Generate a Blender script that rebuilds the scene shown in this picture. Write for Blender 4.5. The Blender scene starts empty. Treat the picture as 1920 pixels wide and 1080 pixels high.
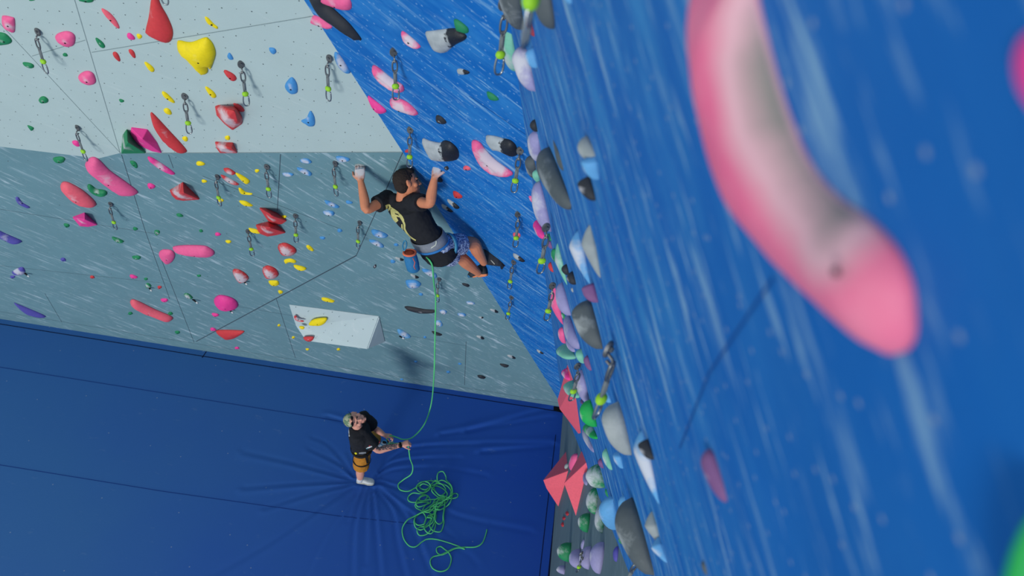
import bpy, bmesh, math, random
import numpy as np
from mathutils import Vector, Matrix, noise
from mathutils.geometry import delaunay_2d_cdt
from mathutils.bvhtree import BVHTree
random.seed(4)
SC = bpy.context.scene
COL = SC.collection
V3 = lambda *a: np.array(a, float)
def unit(v): return v / np.linalg.norm(v)

# ------------------------------------------------------------------ camera
FPX = 1500.0
HCAM = 10.3
ROLL = math.atan(0.157)
PHI = math.pi / 2 - math.atan(1470.0 / FPX)      # depression of the optical axis
cR, sR = math.cos(ROLL), math.sin(ROLL)
CF = V3(0, math.cos(PHI), -math.sin(PHI)); CR = V3(1, 0, 0); CD = V3(0, -math.sin(PHI), -math.cos(PHI))
CAM = V3(0, 0, HCAM)
camd = bpy.data.cameras.new('camera'); camo = bpy.data.objects.new('camera', camd); COL.objects.link(camo)
ix = cR * CR - sR * CD
iy = sR * CR + cR * CD
mw = Matrix.Identity(4)
for i in range(3):
    mw[i][0] = ix[i]; mw[i][1] = -iy[i]; mw[i][2] = -CF[i]; mw[i][3] = CAM[i]
camo.matrix_world = mw
camd.sensor_width = 36.0; camd.lens = 36.0 * FPX / 1920.0
camd.clip_start = 0.05; camd.clip_end = 200
camd.dof.use_dof = True; camd.dof.focus_distance = 7.4; camd.dof.aperture_fstop = 2.1
SC.camera = camo

# ------------------------------------------------------------------ light and exposure
SC.view_settings.view_transform = 'Standard'; SC.view_settings.look = 'None'
SC.view_settings.exposure = -0.22; SC.view_settings.gamma = 1.0; SC.view_settings.use_curve_mapping = False
world = bpy.data.worlds.new('hall_light'); SC.world = world; world.use_nodes = True
wn = world.node_tree; bg = wn.nodes['Background']
bg.inputs[0].default_value = (0.80, 0.93, 1.0, 1); bg.inputs[1].default_value = 0.82
sund = bpy.data.lights.new('daylight_through_doors', 'SUN'); sund.energy = 2.1; sund.angle = math.radians(13)
sund.color = (1.0, 0.97, 0.92)
suno = bpy.data.objects.new('daylight_through_doors', sund); COL.objects.link(suno)
SUNDIR = Vector((0.22, 0.97, -0.085)).normalized()
suno.rotation_euler = SUNDIR.to_track_quat('-Z', 'Y').to_euler()
suno.location = (-5, -12, 6)

# ------------------------------------------------------------------ geometry helpers
def ray(x, y):
    a, b = x - 960.0, y - 540.0
    u = cR * a + sR * b; v = -sR * a + cR * b
    return CF + u / FPX * CR + v / FPX * CD
def hit(x, y, P, n, off=0.0):
    d = ray(x, y); t = np.dot(P + n * off - CAM, n) / np.dot(d, n); return CAM + t * d
def proj(P):
    q = P - CAM; z = q @ CF; u = FPX * (q @ CR) / z; v = FPX * (q @ CD) / z
    return np.array([960 + cR * u - sR * v, 540 + sR * u + cR * v])
def atz(x, y, dep):                       # point at this camera depth
    return CAM + dep * ray(x, y)
class Plane:
    def __init__(s, P, n):
        s.P = P; s.n = unit(n); s.ex = unit(np.cross(V3(0, 0, 1), s.n)); s.ey = np.cross(s.n, s.ex)
    def hit(s, x, y, off=0.0): return hit(x, y, s.P, s.n, off)
    def loc(s, Q): q = Q - s.P; return np.array([q @ s.ex, q @ s.ey])
    def wld(s, a, b, h=0.0): return s.P + a * s.ex + b * s.ey + h * s.n
    def mat(s, O):
        m = Matrix.Identity(4)
        for i in range(3): m[i][0] = s.ex[i]; m[i][1] = s.ey[i]; m[i][2] = s.n[i]; m[i][3] = O[i]
        return m
E0 = V3(1.10, 7.65, 0.0)
PG = Plane(E0, V3(0, -1, -.38))
C1 = PG.hit(755, 285)
W2 = PG.hit(225, 287)
W3 = PG.hit(185, 297)
W4 = PG.hit(0, 275)
E1 = CAM + 4.5 * ray(972, 154)
nA = unit(np.cross(C1 - E0, E1 - E0)); nA = -nA if nA[1] > 0 else nA
PA = Plane(E0, nA)
C2 = PA.hit(570, 0)
nW = unit(np.cross(C2 - C1, W2 - C1)); nW = -nW if nW[1] > 0 else nW
PW = Plane(C1, nW)
_b = [CAM + 2.8 * ray(1140, 670), hit(1195, 1075, V3(1.10, 0, 0), V3(1, 0, 0))]
_bm = (_b[0] + _b[1]) / 2
nB = unit(np.cross(E1 - E0, _bm - E0)); nB = -nB if nB[0] > 0 else nB
PB = Plane(E0, nB)
PR = Plane(E0, V3(-1, 0, 0))             # lower, upright part of the right wall
PF = Plane(V3(0, 0, 0), V3(0, 0, 1)); PF.ex = V3(1, 0, 0); PF.ey = V3(0, 1, 0)
PL = {'G': PG, 'W': PW, 'A': PA, 'B': PB, 'R': PR, 'F': PF}

# ------------------------------------------------------------------ object helpers
def tag(o, label=None, cat=None, group=None, kind=None):
    if label: o['label'] = label
    if cat: o['category'] = cat
    if group: o['group'] = group
    if kind: o['kind'] = kind
    return o
def link(name, me, mat=None, parent=None, mw=None, smooth=True):
    o = bpy.data.objects.new(name, me); COL.objects.link(o)
    if mat is not None:
        for m in (mat if isinstance(mat, (list, tuple)) else [mat]): me.materials.append(m)
    if smooth and len(me.polygons): me.polygons.foreach_set('use_smooth', [True] * len(me.polygons))
    if mw is not None: o.matrix_world = mw
    if parent is not None:
        o.parent = parent
        if mw is not None: o.matrix_parent_inverse = parent.matrix_world.inverted()
    return o
def mesh(verts, faces):
    me = bpy.data.meshes.new('m'); me.from_pydata([tuple(map(float, v)) for v in verts], [], [tuple(map(int, f)) for f in faces]); me.update(); return me
def from_bm(bm):
    me = bpy.data.meshes.new('m'); bm.to_mesh(me); bm.free(); return me
def empty(name, loc, rot=None):
    o = bpy.data.objects.new(name, None); COL.objects.link(o); o.empty_display_size = .1
    o.matrix_world = Matrix.Translation(Vector(loc)) if rot is None else rot
    return o
def catmull(pts, n=8, closed=False):
    P = [np.array(p, float) for p in pts]; N = len(P); out = []
    rng = range(N) if closed else range(N - 1)
    for i in rng:
        if closed: a, b, c, d = P[i - 1], P[i], P[(i + 1) % N], P[(i + 2) % N]
        else: a, b, c, d = P[max(i - 1, 0)], P[i], P[i + 1], P[min(i + 2, N - 1)]
        for j in range(n):
            t = j / n
            out.append(.5 * (2 * b + (c - a) * t + (2 * a - 5 * b + 4 * c - d) * t * t + (3 * b - a - 3 * c + d) * t ** 3))
    if not closed: out.append(P[-1])
    return out
def tube_bm(bm, pts, r, seg=8, closed=False, cap=True):
    pts = [Vector(p) for p in pts]; n = len(pts); rings = []
    rr = r if isinstance(r, (list, tuple)) else [r] * n
    up = Vector((0.013, 0.21, 1)).normalized()
    prev = None
    for i, p in enumerate(pts):
        if closed: t = (pts[(i + 1) % n] - pts[i - 1])
        else: t = pts[min(i + 1, n - 1)] - pts[max(i - 1, 0)]
        t.normalize()
        if prev is None:
            a = t.cross(up)
            if a.length < 1e-3: a = t.cross(Vector((1, 0, 0)))
        else:
            a = prev - t * prev.dot(t)
            if a.length < 1e-4: a = t.cross(up)
        a.normalize(); prev = a; b = t.cross(a)
        rings.append([bm.verts.new(p + (a * math.cos(2 * math.pi * k / seg) + b * math.sin(2 * math.pi * k / seg)) * rr[i]) for k in range(seg)])
    for i in range(n if closed else n - 1):
        A, B = rings[i], rings[(i + 1) % n]
        for k in range(seg): bm.faces.new((A[k], A[(k + 1) % seg], B[(k + 1) % seg], B[k]))
    if not closed and cap: bm.faces.new(rings[0][::-1]); bm.faces.new(rings[-1])
def tube(name, pts, r, mat, parent=None, seg=8, closed=False, mw=None):
    bm = bmesh.new(); tube_bm(bm, pts, r, seg, closed); return link(name, from_bm(bm), mat, parent, mw)

# ------------------------------------------------------------------ materials
class NT:
    def __init__(s, name):
        s.m = bpy.data.materials.new(name); s.m.use_nodes = True; s.t = s.m.node_tree; s.n = s.t.nodes
        s.b = s.n['Principled BSDF']; s.b.inputs['Specular IOR Level'].default_value = .3
    def new(s, kind, **kw):
        o = s.n.new(kind)
        for k, v in kw.items():
            if hasattr(o, k) and not isinstance(k, int): setattr(o, k, v)
        return o
    def set(s, inp, v):
        if hasattr(v, 'is_output') or isinstance(v, bpy.types.NodeSocket): s.t.links.new(v, inp)
        else: inp.default_value = v
    def coord(s, scale=(1, 1, 1), rot=(0, 0, 0), which='Object', src=None):
        mp = s.n.new('ShaderNodeMapping'); mp.inputs['Scale'].default_value = scale; mp.inputs['Rotation'].default_value = rot
        if src is None: src = s.n.new('ShaderNodeTexCoord').outputs[which]
        s.t.links.new(src, mp.inputs[0]); return mp.outputs[0]
    def noise(s, vec, scale, detail=3, rough=.5, dist=0.):
        o = s.n.new('ShaderNodeTexNoise'); s.set(o.inputs['Vector'], vec); o.inputs['Scale'].default_value = scale
        o.inputs['Detail'].default_value = detail; o.inputs['Roughness'].default_value = rough; o.inputs['Distortion'].default_value = dist
        return o.outputs['Fac']
    def voro(s, vec, scale, rnd=1., two=True):
        o = s.n.new('ShaderNodeTexVoronoi'); s.set(o.inputs['Vector'], vec); o.inputs['Scale'].default_value = scale
        o.inputs['Randomness'].default_value = rnd; o.voronoi_dimensions = '2D' if two else '3D'; return o.outputs['Distance'], o.outputs['Color']
    def ramp(s, v, a, b, ca=0., cb=1.):
        o = s.n.new('ShaderNodeMapRange'); o.inputs['From Min'].default_value = a; o.inputs['From Max'].default_value = b
        o.inputs['To Min'].default_value = ca; o.inputs['To Max'].default_value = cb; s.set(o.inputs['Value'], v)
        return o.outputs[0]
    def math(s, op, a, b=0.):
        o = s.n.new('ShaderNodeMath'); o.operation = op; s.set(o.inputs[0], a); s.set(o.inputs[1], b); o.use_clamp = False; return o.outputs[0]
    def mix(s, f, a, b):
        o = s.n.new('ShaderNodeMix'); o.data_type = 'RGBA'; s.set(o.inputs[0], f)
        s.set(o.inputs[6], a); s.set(o.inputs[7], b); return o.outputs[2]
    def bump(s, h, strength=.3, dist=.01):
        o = s.n.new('ShaderNodeBump'); o.inputs['Strength'].default_value = strength; o.inputs['Distance'].default_value = dist
        s.set(o.inputs['Height'], h); s.t.links.new(o.outputs[0], s.b.inputs['Normal'])
    def done(s, col, rough=.7, metal=0.):
        s.set(s.b.inputs['Base Color'], col); s.set(s.b.inputs['Roughness'], rough); s.b.inputs['Metallic'].default_value = metal
        return s.m
def srgb(r, g, b):
    f = lambda c: (c / 255) / 12.92 if c <= 10 else (((c / 255) + .055) / 1.055) ** 2.4
    return (f(r), f(g), f(b), 1)
_pc = {}
def plain(name, rgb, rough=.6, metal=0., var=.12, scale=60):
    if name in _pc: return _pc[name]
    t = NT(name); c = srgb(*rgb); v = t.noise(t.coord(), scale, 2)
    d = tuple(x * (1 - var * 2) for x in c[:3]) + (1,); e = tuple(min(1, x * (1 + var)) for x in c[:3]) + (1,)
    _pc[name] = t.done(t.mix(v, d, e), rough, metal); return _pc[name]

def wall_mat(name, rgb, streak, ang, amt, dirt=.15, fleck=None, big=.35, streak_scale=1., thr=.60, haze=0., fade=False):
    """painted plywood: base tone, drifting chalk scuffs in one direction, small flecks"""
    t = NT(name); base = srgb(*rgb)
    co = t.coord(rot=(0, 0, ang))
    n1 = t.noise(t.coord(scale=(2.6 * streak_scale, 17 * streak_scale, 3), src=co), 1.0, 5, .62, .3)
    s1 = t.ramp(n1, thr, thr + .12)
    n2 = t.noise(t.coord(scale=(7 * streak_scale, 46 * streak_scale, 3), src=co), 1.0, 3, .6, .2)
    s2 = t.ramp(n2, thr + .03, thr + .13)
    area = t.ramp(t.noise(t.coord(), .9, 3, .5), .36, .62, .25, 1.)
    s = t.math('MULTIPLY', t.math('MAXIMUM', s1, t.math('MULTIPLY', s2, .8)), area)
    s = t.math('MULTIPLY', s, amt)
    cloud = t.noise(t.coord(), 2.2, 5, .6)
    dark = tuple(x * (1 - dirt) for x in base[:3]) + (1,)
    lite = tuple(min(1., x * (1 + dirt)) for x in base[:3]) + (1,)
    c = t.mix(cloud, dark, lite)
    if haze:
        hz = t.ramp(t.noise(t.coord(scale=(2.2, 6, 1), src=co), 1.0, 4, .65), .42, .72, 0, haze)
        if fade:      # scuff haze thinned past the giant hold, painting in the light's falloff there
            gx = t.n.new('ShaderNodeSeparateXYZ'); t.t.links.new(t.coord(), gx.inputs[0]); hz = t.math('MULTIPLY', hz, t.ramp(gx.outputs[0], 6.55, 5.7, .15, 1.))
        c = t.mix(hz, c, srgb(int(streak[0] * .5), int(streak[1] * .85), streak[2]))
    c = t.mix(s, c, srgb(*streak))
    if fleck:
        d, cc = t.voro(t.coord(), fleck[0], 1.)
        fm = t.math('MULTIPLY', t.ramp(d, fleck[1], fleck[1] * .7), fleck[2])
        c = t.mix(fm, c, srgb(*fleck[3]))
    t.bump(t.noise(t.coord(), 90, 3), .15, .004)
    return t.done(c, .72)
M = {}
M['white'] = wall_mat('white_painted_plywood', (174, 194, 195), (200, 212, 212), .5, .35, .07)
M['grey'] = wall_mat('grey_painted_plywood', (103, 141, 152), (190, 210, 222), .80, .85, .13, (9, .05, .35, (165, 170, 172)), streak_scale=.8, thr=.57)
M['blueA'] = wall_mat('blue_painted_plywood', (1, 100, 182), (140, 188, 222), .50, .9, .16, (13, .10, .5, (130, 175, 215)), streak_scale=.7, thr=.56, haze=.42)
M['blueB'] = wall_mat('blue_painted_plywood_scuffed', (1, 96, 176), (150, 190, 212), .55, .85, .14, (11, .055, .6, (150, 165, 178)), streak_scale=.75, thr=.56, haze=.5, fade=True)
M['greyR'] = wall_mat('grey_painted_plywood_lower', (98, 120, 128), (140, 158, 168), .0, .6, .15, streak_scale=.9, thr=.56)
M['seam'] = plain('panel_seam', (62, 78, 92), .9)
M['seamW'] = plain('panel_seam_light', (128, 148, 152), .9)
M['seamB'] = plain('panel_seam_blue', (8, 74, 150), .9)
M['tnut'] = plain('bolt_insert', (60, 72, 76), .7)
M['black'] = plain('black_gap', (14, 16, 20), .9)

# ------------------------------------------------------------------ the walls
def slab(name, plane, corners, mats, thick=.12, seams=(), dots=None, seam_w=.006):
    """one wall panel: face polygon, side walls, thin seam strips and bolt inserts, in one mesh"""
    L = [plane.loc(c) for c in corners]
    verts = [(a, b, 0) for a, b in L] + [(a, b, -thick) for a, b in L]; n = len(L)
    faces = [list(range(n)), list(range(2 * n - 1, n - 1, -1))] + [[i, i + n, (i + 1) % n + n, (i + 1) % n] for i in range(n)]
    mi = [0] * len(faces)
    for s in seams:
        (p, q) = s[:2]; w = s[2] if len(s) > 2 else seam_w
        a = plane.loc(plane.hit(*p)); b = plane.loc(plane.hit(*q)); d = unit(b - a); o = np.array([-d[1], d[0]]) * w / 2
        k = len(verts)
        for c in (a - o, b - o, b + o, a + o): verts.append((c[0], c[1], .0015))
        faces.append([k, k + 1, k + 2, k + 3]); mi.append(1)
    if dots:
        dx, dy, r, ang, keep = dots
        P2 = [np.array(x) for x in L]; lo = np.min(P2, 0); hi = np.max(P2, 0)
        ca, sa = math.cos(ang), math.sin(ang); cen = (lo + hi) / 2; R = np.linalg.norm(hi - lo) / 2
        def inside(p):
            c = False
            for i in range(n):
                x1, y1 = P2[i]; x2, y2 = P2[i - 1]
                if (y1 > p[1]) != (y2 > p[1]) and p[0] < (x2 - x1) * (p[1] - y1) / (y2 - y1) + x1: c = not c
            return c
        for i in range(int(-R / dx), int(R / dx)):
            for j in range(int(-R / dy), int(R / dy)):
                if random.random() > keep: continue
                u = (i + .5 * (j % 2)) * dx + random.uniform(-.012, .012); v = j * dy + random.uniform(-.012, .012)
                p = cen + np.array([ca * u - sa * v, sa * u + ca * v])
                if not inside(p): continue
                q = proj(plane.wld(*p))
                if not (-40 < q[0] < 1960 and -40 < q[1] < 1120): continue
                k = len(verts); rr = r * random.uniform(.6, 1.1)
                for t in range(6): verts.append((p[0] + rr * math.cos(t * 1.047), p[1] + rr * math.sin(t * 1.047), .001))
                faces.append([k + t for t in range(6)]); mi.append(2)
    me = mesh(verts, faces)
    o = link(name, me, mats, None, plane.mat(plane.P), smooth=False)
    me.polygons.foreach_set('material_index', mi)
    tag(o, kind='structure'); return o
def lineXY(p, d, t): return p + d * t
baseL = V3(-11.5, 7.65, 0)
W4f = W4 + (W4 - W3) * 3.2
eAdir = unit(E1 - E0); Etop = E0 + eAdir * 12.5
Ctop = C1 + (C2 - C1) * 2.2
# back wall, grey lower part
def GP(x, y): return PG.hit(x, y)
cornersG = [baseL, E0, C1, W2, W3, W4, PG.wld(*PG.loc(V3(-11.5, W4f[1], W4f[2])))]
slab('wall_back', PG, cornersG, [M['grey'], M['seam'], M['tnut']],
     seams=[((368, 640), (668, 479), .014), ((668, 479), (755, 286), .007), ((526, 289), (520, 395), .006), ((518, 560), (554, 671), .006),
            ((874, 640), (871, 722), .006), ((300, 480), (364, 642), .006), ((228, 290), (272, 432), .005), ((272, 432), (318, 560), .005),
            ((0, 392), (290, 438), .004), ((0, 584), (1045, 755), .006), ((380, 330), (640, 430), .004), ((316, 290), (325, 315), .004),
            ((84, 550), (116, 604), .005), ((420, 570), (770, 630), .004), ((770, 630), (873, 648), .004), ((0, 498), (300, 530), .004)],
     dots=(.24, .28, .006, .3, .35))
# back wall, white upper part
top = 3.2
PWtop = PW.P + PW.ey * top
slab('wall_back', PW, [C1, Ctop, PW.wld(PW.loc(C1)[0] - 9.5, PW.loc(Ctop)[1]), PW.hit(-900, 165), PW.hit(0, 275), PW.hit(185, 297), PW.hit(225, 287)],
     [M['white'], M['seamW'], M['tnut']],
     seams=[((137, -10), (225, 286), .005), ((0, 44), (225, 286), .004), ((172, 98), (600, 28), .006), ((60, 105), (160, 75), .005), ((225, 287), (755, 285), .01)],
     dots=(.10, .13, .0048, .12, .8))
slab('wall_right', PA, [E0, Etop, Ctop, C1], [M['blueA'], M['seamB'], M['tnut']], seams=[((880, 180), (1000, 262), .005)])
# right wall, blue overhanging part: boundary with the upright grey part is the line where the two planes meet
dBR = unit(np.cross(PB.n, PR.n)); dBR = -dBR if dBR[2] < 0 else dBR
Bfar = E0 + dBR * 9.5
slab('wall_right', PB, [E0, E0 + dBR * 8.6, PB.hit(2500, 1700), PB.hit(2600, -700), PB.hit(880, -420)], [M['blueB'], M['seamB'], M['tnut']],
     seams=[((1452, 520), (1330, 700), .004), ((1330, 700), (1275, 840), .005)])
slab('wall_right', PR, [E0, V3(1.10, -1.5, 0), V3(1.10, -1.5, Bfar[2]), Bfar], [M['greyR'], M['seam'], M['tnut']], dots=(.22, .25, .006, 0, .5))
# ------------------------------------------------------------------ the padded floor
FO = (0, 560, 1.811)
def fpix(q): return (FO[0] + q[0] / FO[2], FO[1] + q[1] / FO[2])
FOLDS = [
 ([(1205,605),(1150,560),(1050,510)],1), ([(1200,615),(1000,560),(830,520)],.9), ([(1200,620),(1000,630),(830,642)],1.2), ([(1210,625),(1050,665),(900,712)],1),
 ([(1200,640),(1050,740),(900,840),(720,940)],.8), ([(1220,640),(1195,700),(1180,760)],.8), ([(1240,640),(1205,760),(1195,940)],1.1), ([(1262,640),(1275,760),(1290,940)],1.2),
 ([(1270,640),(1330,720),(1350,830),(1380,960)],1), ([(1280,640),(1380,740),(1450,900),(1480,960)],1.1), ([(1285,635),(1370,710),(1480,800),(1560,850)],1.1),
 ([(1275,600),(1330,560),(1420,545),(1560,540)],1.2), ([(1275,612),(1340,580),(1500,575),(1650,600)],.7), ([(1290,585),(1350,530),(1450,500),(1870,490)],1.),
 ([(1590,450),(1800,390),(1890,372)],1.), ([(1500,462),(1870,402)],.8), ([(1640,520),(1880,500)],.9),
 ([(1200,600),(1120,500),(1060,470)],.7), ([(1285,620),(1400,660),(1560,740),(1800,790)],.7), ([(1250,640),(1245,720),(1240,900)],.9), ([(1228,640),(1110,800),(1040,940)],.6),
 ([(1110,400),(1180,420)],.6), ([(1300,640),(1480,760),(1620,900)],.5), ([(1215,600),(1180,520)],.8), ([(1300,560),(1360,470)],.5)]
GX = np.arange(-10.0, 1.101, .03); GX = np.append(GX, 1.10); GY = np.append(np.arange(2.6, 7.64, .024), 7.65)
XX, YY = np.meshgrid(GX, GY)
FC = hit(685, 908, V3(0, 0, 0), V3(0, 0, 1.))[:2]
def floor_h(X, Y):
    X = np.asarray(X, float); Y = np.asarray(Y, float)
    R = np.hypot(X - FC[0], Y - FC[1]); Z = -.035 * np.exp(-(R / .34) ** 2)
    for poly, amp in FOLDS:
        P = [hit(*fpix(q), V3(0, 0, 0), V3(0, 0, 1.))[:2] for q in poly]
        P = catmull(P, 5)
        best = np.full(X.shape, 1e9); sgn = np.zeros(X.shape)
        for a, b in zip(P[:-1], P[1:]):
            d = b - a; L2 = d @ d; t = np.clip(((X - a[0]) * d[0] + (Y - a[1]) * d[1]) / L2, 0, 1)
            dx = X - a[0] - t * d[0]; dy = Y - a[1] - t * d[1]; dd = np.hypot(dx, dy)
            m = dd < best; best = np.where(m, dd, best); sgn = np.where(m, np.sign(d[0] * dy - d[1] * dx), sgn)
        Ltot = sum(np.linalg.norm(b - a) for a, b in zip(P[:-1], P[1:]))
        r0 = np.hypot(P[0][0] - FC[0], P[0][1] - FC[1])
        fade = np.exp(-np.maximum(R - r0, 0) / (Ltot * .75)); w = .014 + .013 * np.clip(R, 0, 2)
        s = best * sgn
        Z = Z + .017 * amp * fade * (-np.exp(-(best / w) ** 2) + .75 * np.exp(-((s - 1.8 * w) / (1.3 * w)) ** 2) * (best < 6 * w))
    return Z
ZZ = floor_h(XX, YY)
nx, ny = len(GX), len(GY)
vv = np.stack([XX.ravel(), YY.ravel(), ZZ.ravel()], 1)
idx = np.arange(nx * ny).reshape(ny, nx)
ff = np.stack([idx[:-1, :-1].ravel(), idx[:-1, 1:].ravel(), idx[1:, 1:].ravel(), idx[1:, :-1].ravel()], 1)
vv = vv.tolist(); ff = ff.tolist()
def add_strip(px, w, mi, z=.003, mids=24):
    global vv, ff
    P = [hit(x, y, V3(0, 0, 0), V3(0, 0, 1.))[:2] for x, y in px]; Q = []
    for a, b in zip(P[:-1], P[1:]):
        for i in range(mids): Q.append(a + (b - a) * i / mids)
    Q.append(P[-1]); k = len(vv); k0 = len(ff)
    Q = np.array(Q); T = np.gradient(Q, axis=0); T /= np.linalg.norm(T, axis=1)[:, None]; N = np.stack([-T[:, 1], T[:, 0]], 1)
    A = Q + N * w / 2; B = Q - N * w / 2
    za = floor_h(A[:, 0], A[:, 1]) + z; zb = floor_h(B[:, 0], B[:, 1]) + z
    for i in range(len(Q)): vv.append([A[i][0], A[i][1], za[i]]); vv.append([B[i][0], B[i][1], zb[i]])
    for i in range(len(Q) - 1): ff.append([k + 2 * i, k + 2 * i + 1, k + 2 * i + 3, k + 2 * i + 2]); mat_i.append(mi)
mat_i = [0] * len(ff)
add_strip([(-60, 598), (380, 668), (700, 718), (1052, 772)], .014, 1)
add_strip([(-60, 679), (300, 736), (640, 790)], .010, 2)
add_strip([(-60, 862), (304, 921), (624, 966), (800, 985)], .010, 2)
add_strip([(387, 659), (379, 671)], .014, 1, mids=3)
add_strip([(1042, 815), (1026, 950), (1008, 1110)], .010, 1)
add_strip([(1058, 790), (1046, 915), (1026, 1110)], .03, 1, z=.002)
# far part of the floor that the frame does not show
k = len(vv); vv += [[-11.5, -4, 0], [1.1, -4, 0], [1.1, 2.6, 0], [-11.5, 2.6, 0], [-11.5, 2.6, 0], [-10, 2.6, 0], [-10, 7.65, 0], [-11.5, 7.65, 0]]
ff += [[k, k + 1, k + 2, k + 3], [k + 4, k + 5, k + 6, k + 7]]; mat_i += [0, 0]
# dark gap left open in the corner behind the mat
g = [hit(*q, V3(0, 0, 0), V3(0, 0, 1.)) for q in ((1038, 762), (1052, 764), (1060, 776), (1038, 770))]
k = len(vv); vv += [[q[0], q[1], .006] for q in g]; ff.append([k, k + 1, k + 2, k + 3][::-1]); mat_i.append(3)
def mat_vinyl():
    t = NT('blue_mat_cover'); w = t.ramp(t.noise(t.coord(), .35, 3, .5), .3, .7); gx = t.n.new('ShaderNodeSeparateXYZ'); t.t.links.new(t.coord(), gx.inputs[0])
    tone_mix = t.math('ADD', t.ramp(gx.outputs[0], 1.0, -5.0, -.15, .75), t.math('MULTIPLY', w, .35))  # paler mat tone towards the left, mottled by large noise
    c = t.mix(t.math('MINIMUM', tone_mix, 1.), srgb(32, 82, 190), srgb(60, 114, 178))
    n = t.noise(t.coord(), 55, 4, .7); c = t.mix(t.ramp(n, .35, .75, 0, .35), c, srgb(46, 104, 172))
    n2 = t.noise(t.coord(scale=(4, 9, 1), rot=(0, 0, .5)), 1., 5, .7); c = t.mix(t.ramp(n2, .62, .8, 0, .4), c, srgb(120, 150, 190))
    d, cc = t.voro(t.coord(), 1.3, 1.); c = t.mix(t.ramp(d, .013, .008, 0, .7), c, srgb(150, 165, 190))
    t.bump(t.noise(t.coord(), 120, 3), .12, .004)
    return t.done(c, .62)
fl = link('floor', mesh(vv, ff), [mat_vinyl(), plain('mat_seam', (8, 20, 60), .9), plain('mat_stitch', (26, 66, 146), .9), M['black']])
fl.data.polygons.foreach_set('material_index', mat_i); tag(fl, kind='structure')
# ------------------------------------------------------------------ climbing holds
RG = {'a': (0, 0, 3.6), 'b': (380, 0, 3.6), 'c': (0, 260, 3.6), 'd': (380, 260, 3.6), 'e': (0, 480, 3.6), 'f': (380, 480, 3.6), 'g': (560, 0, 3.6),
      'h': (760, 200, 3.6), 'i': (900, 0, 4.8), 'j': (940, 210, 4.8), 'k': (940, 400, 4.8), 'l': (960, 600, 4.8), 'm': (980, 800, 3.857),
      'n': (640, 270, 4.0), 'q': (700, 540, 4.153), 'r': (1200, 0, 1.543), 'u': (1200, 600, 2.25), 'z': (0, 0, 1.0)}
HC = {'pk': (236, 98, 150), 'hp': (236, 66, 150), 'sa': (236, 100, 118), 'rd': (205, 62, 66), 'ye': (238, 214, 22), 'gr': (34, 132, 86), 'gp': (120, 190, 165),
      'bl': (72, 144, 206), 'pu': (86, 82, 168), 'dk': (42, 46, 54), 'dg': (84, 92, 96), 'gy': (150, 158, 160), 'lv': (150, 146, 190), 'mr': (124, 84, 132),
      'lb': (96, 162, 214), 'bg': (30, 168, 80), 'cr': (176, 60, 62)}
_hm = {}
def hold_mat(c, ch):
    key = (c, ch)
    if key in _hm: return _hm[key]
    names = {'pk': 'pink', 'hp': 'hot_pink', 'sa': 'salmon', 'rd': 'red', 'ye': 'yellow', 'gr': 'green', 'gp': 'pale_green', 'bl': 'blue', 'pu': 'purple', 'dk': 'black',
             'dg': 'dark_grey', 'gy': 'grey', 'lv': 'lavender', 'mr': 'maroon', 'lb': 'light_blue', 'bg': 'bright_green', 'cr': 'crimson'}
    t = NT(names[c] + '_resin_hold'); base = srgb(*HC[c])
    o = t.coord(); g = t.n.new('ShaderNodeSeparateXYZ'); t.t.links.new(t.coord(which='Generated'), g.inputs[0])
    n = t.noise(o, 14, 5, .65, .5); lit = t.mix(t.noise(o, 40, 3), tuple(x * .86 for x in base[:3]) + (1,), tuple(min(1, x * 1.1) for x in base[:3]) + (1,))
    if ch > 0:
        # rubbed-in chalk: drifts over the middle and the upper lip of the hold
        dx = t.math('SUBTRACT', g.outputs[0], .5); dy = t.math('SUBTRACT', g.outputs[1], .54)
        d = t.math('SQRT', t.math('ADD', t.math('MULTIPLY', dx, dx), t.math('MULTIPLY', dy, dy)))
        m = t.math('ADD', t.math('MULTIPLY', n, .6), t.math('SUBTRACT', .48, d))
        if c in ('bl', 'rd'): ch = min(1., ch * 1.2)
        a_ = .33 + (.75 - ch) * .62
        f = t.ramp(m, a_, a_ + .22, 0, min(.9, .5 + ch * .45))
        cc = (205, 205, 212) if c not in ('dg', 'gy') else (170, 176, 178)
        if c == 'ye': cc = (235, 225, 150)
        lit = t.mix(f, lit, srgb(*cc))
    t.bump(t.noise(o, 160, 2), .2, .003)
    _hm[key] = t.done(lit, .62); return _hm[key]
def dual_mat():
    if 'dual' in _hm: return _hm['dual']
    t = NT('two_texture_black_and_chalk'); g = t.n.new('ShaderNodeSeparateXYZ'); t.t.links.new(t.coord(which='Generated'), g.inputs[0])
    n = t.noise(t.coord(), 26, 5, .7); m = t.math('ADD', g.outputs[0], t.math('MULTIPLY', t.math('SUBTRACT', n, .5), .55))
    f = t.ramp(m, .62, .56); grey = t.mix(t.noise(t.coord(), 12, 4), srgb(120, 132, 140), srgb(205, 210, 212))
    sp, _ = t.voro(t.coord(), 60, 1., False); dark = t.mix(t.ramp(sp, .12, .06, 0, .5), srgb(34, 38, 46), srgb(130, 135, 140))
    t.bump(n, .3, .006)
    _hm['dual'] = t.done(t.mix(f, dark, grey), .5); return _hm['dual']
BOLT = plain('bolt_steel', (40, 42, 46), .5, .6)
def bolt_mesh():
    bm = bmesh.new(); bmesh.ops.create_cone(bm, cap_ends=True, segments=10, radius1=.0065, radius2=.006, depth=.006); me = from_bm(bm); me.materials.append(BOLT); return me
BM_ = bolt_mesh()
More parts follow.
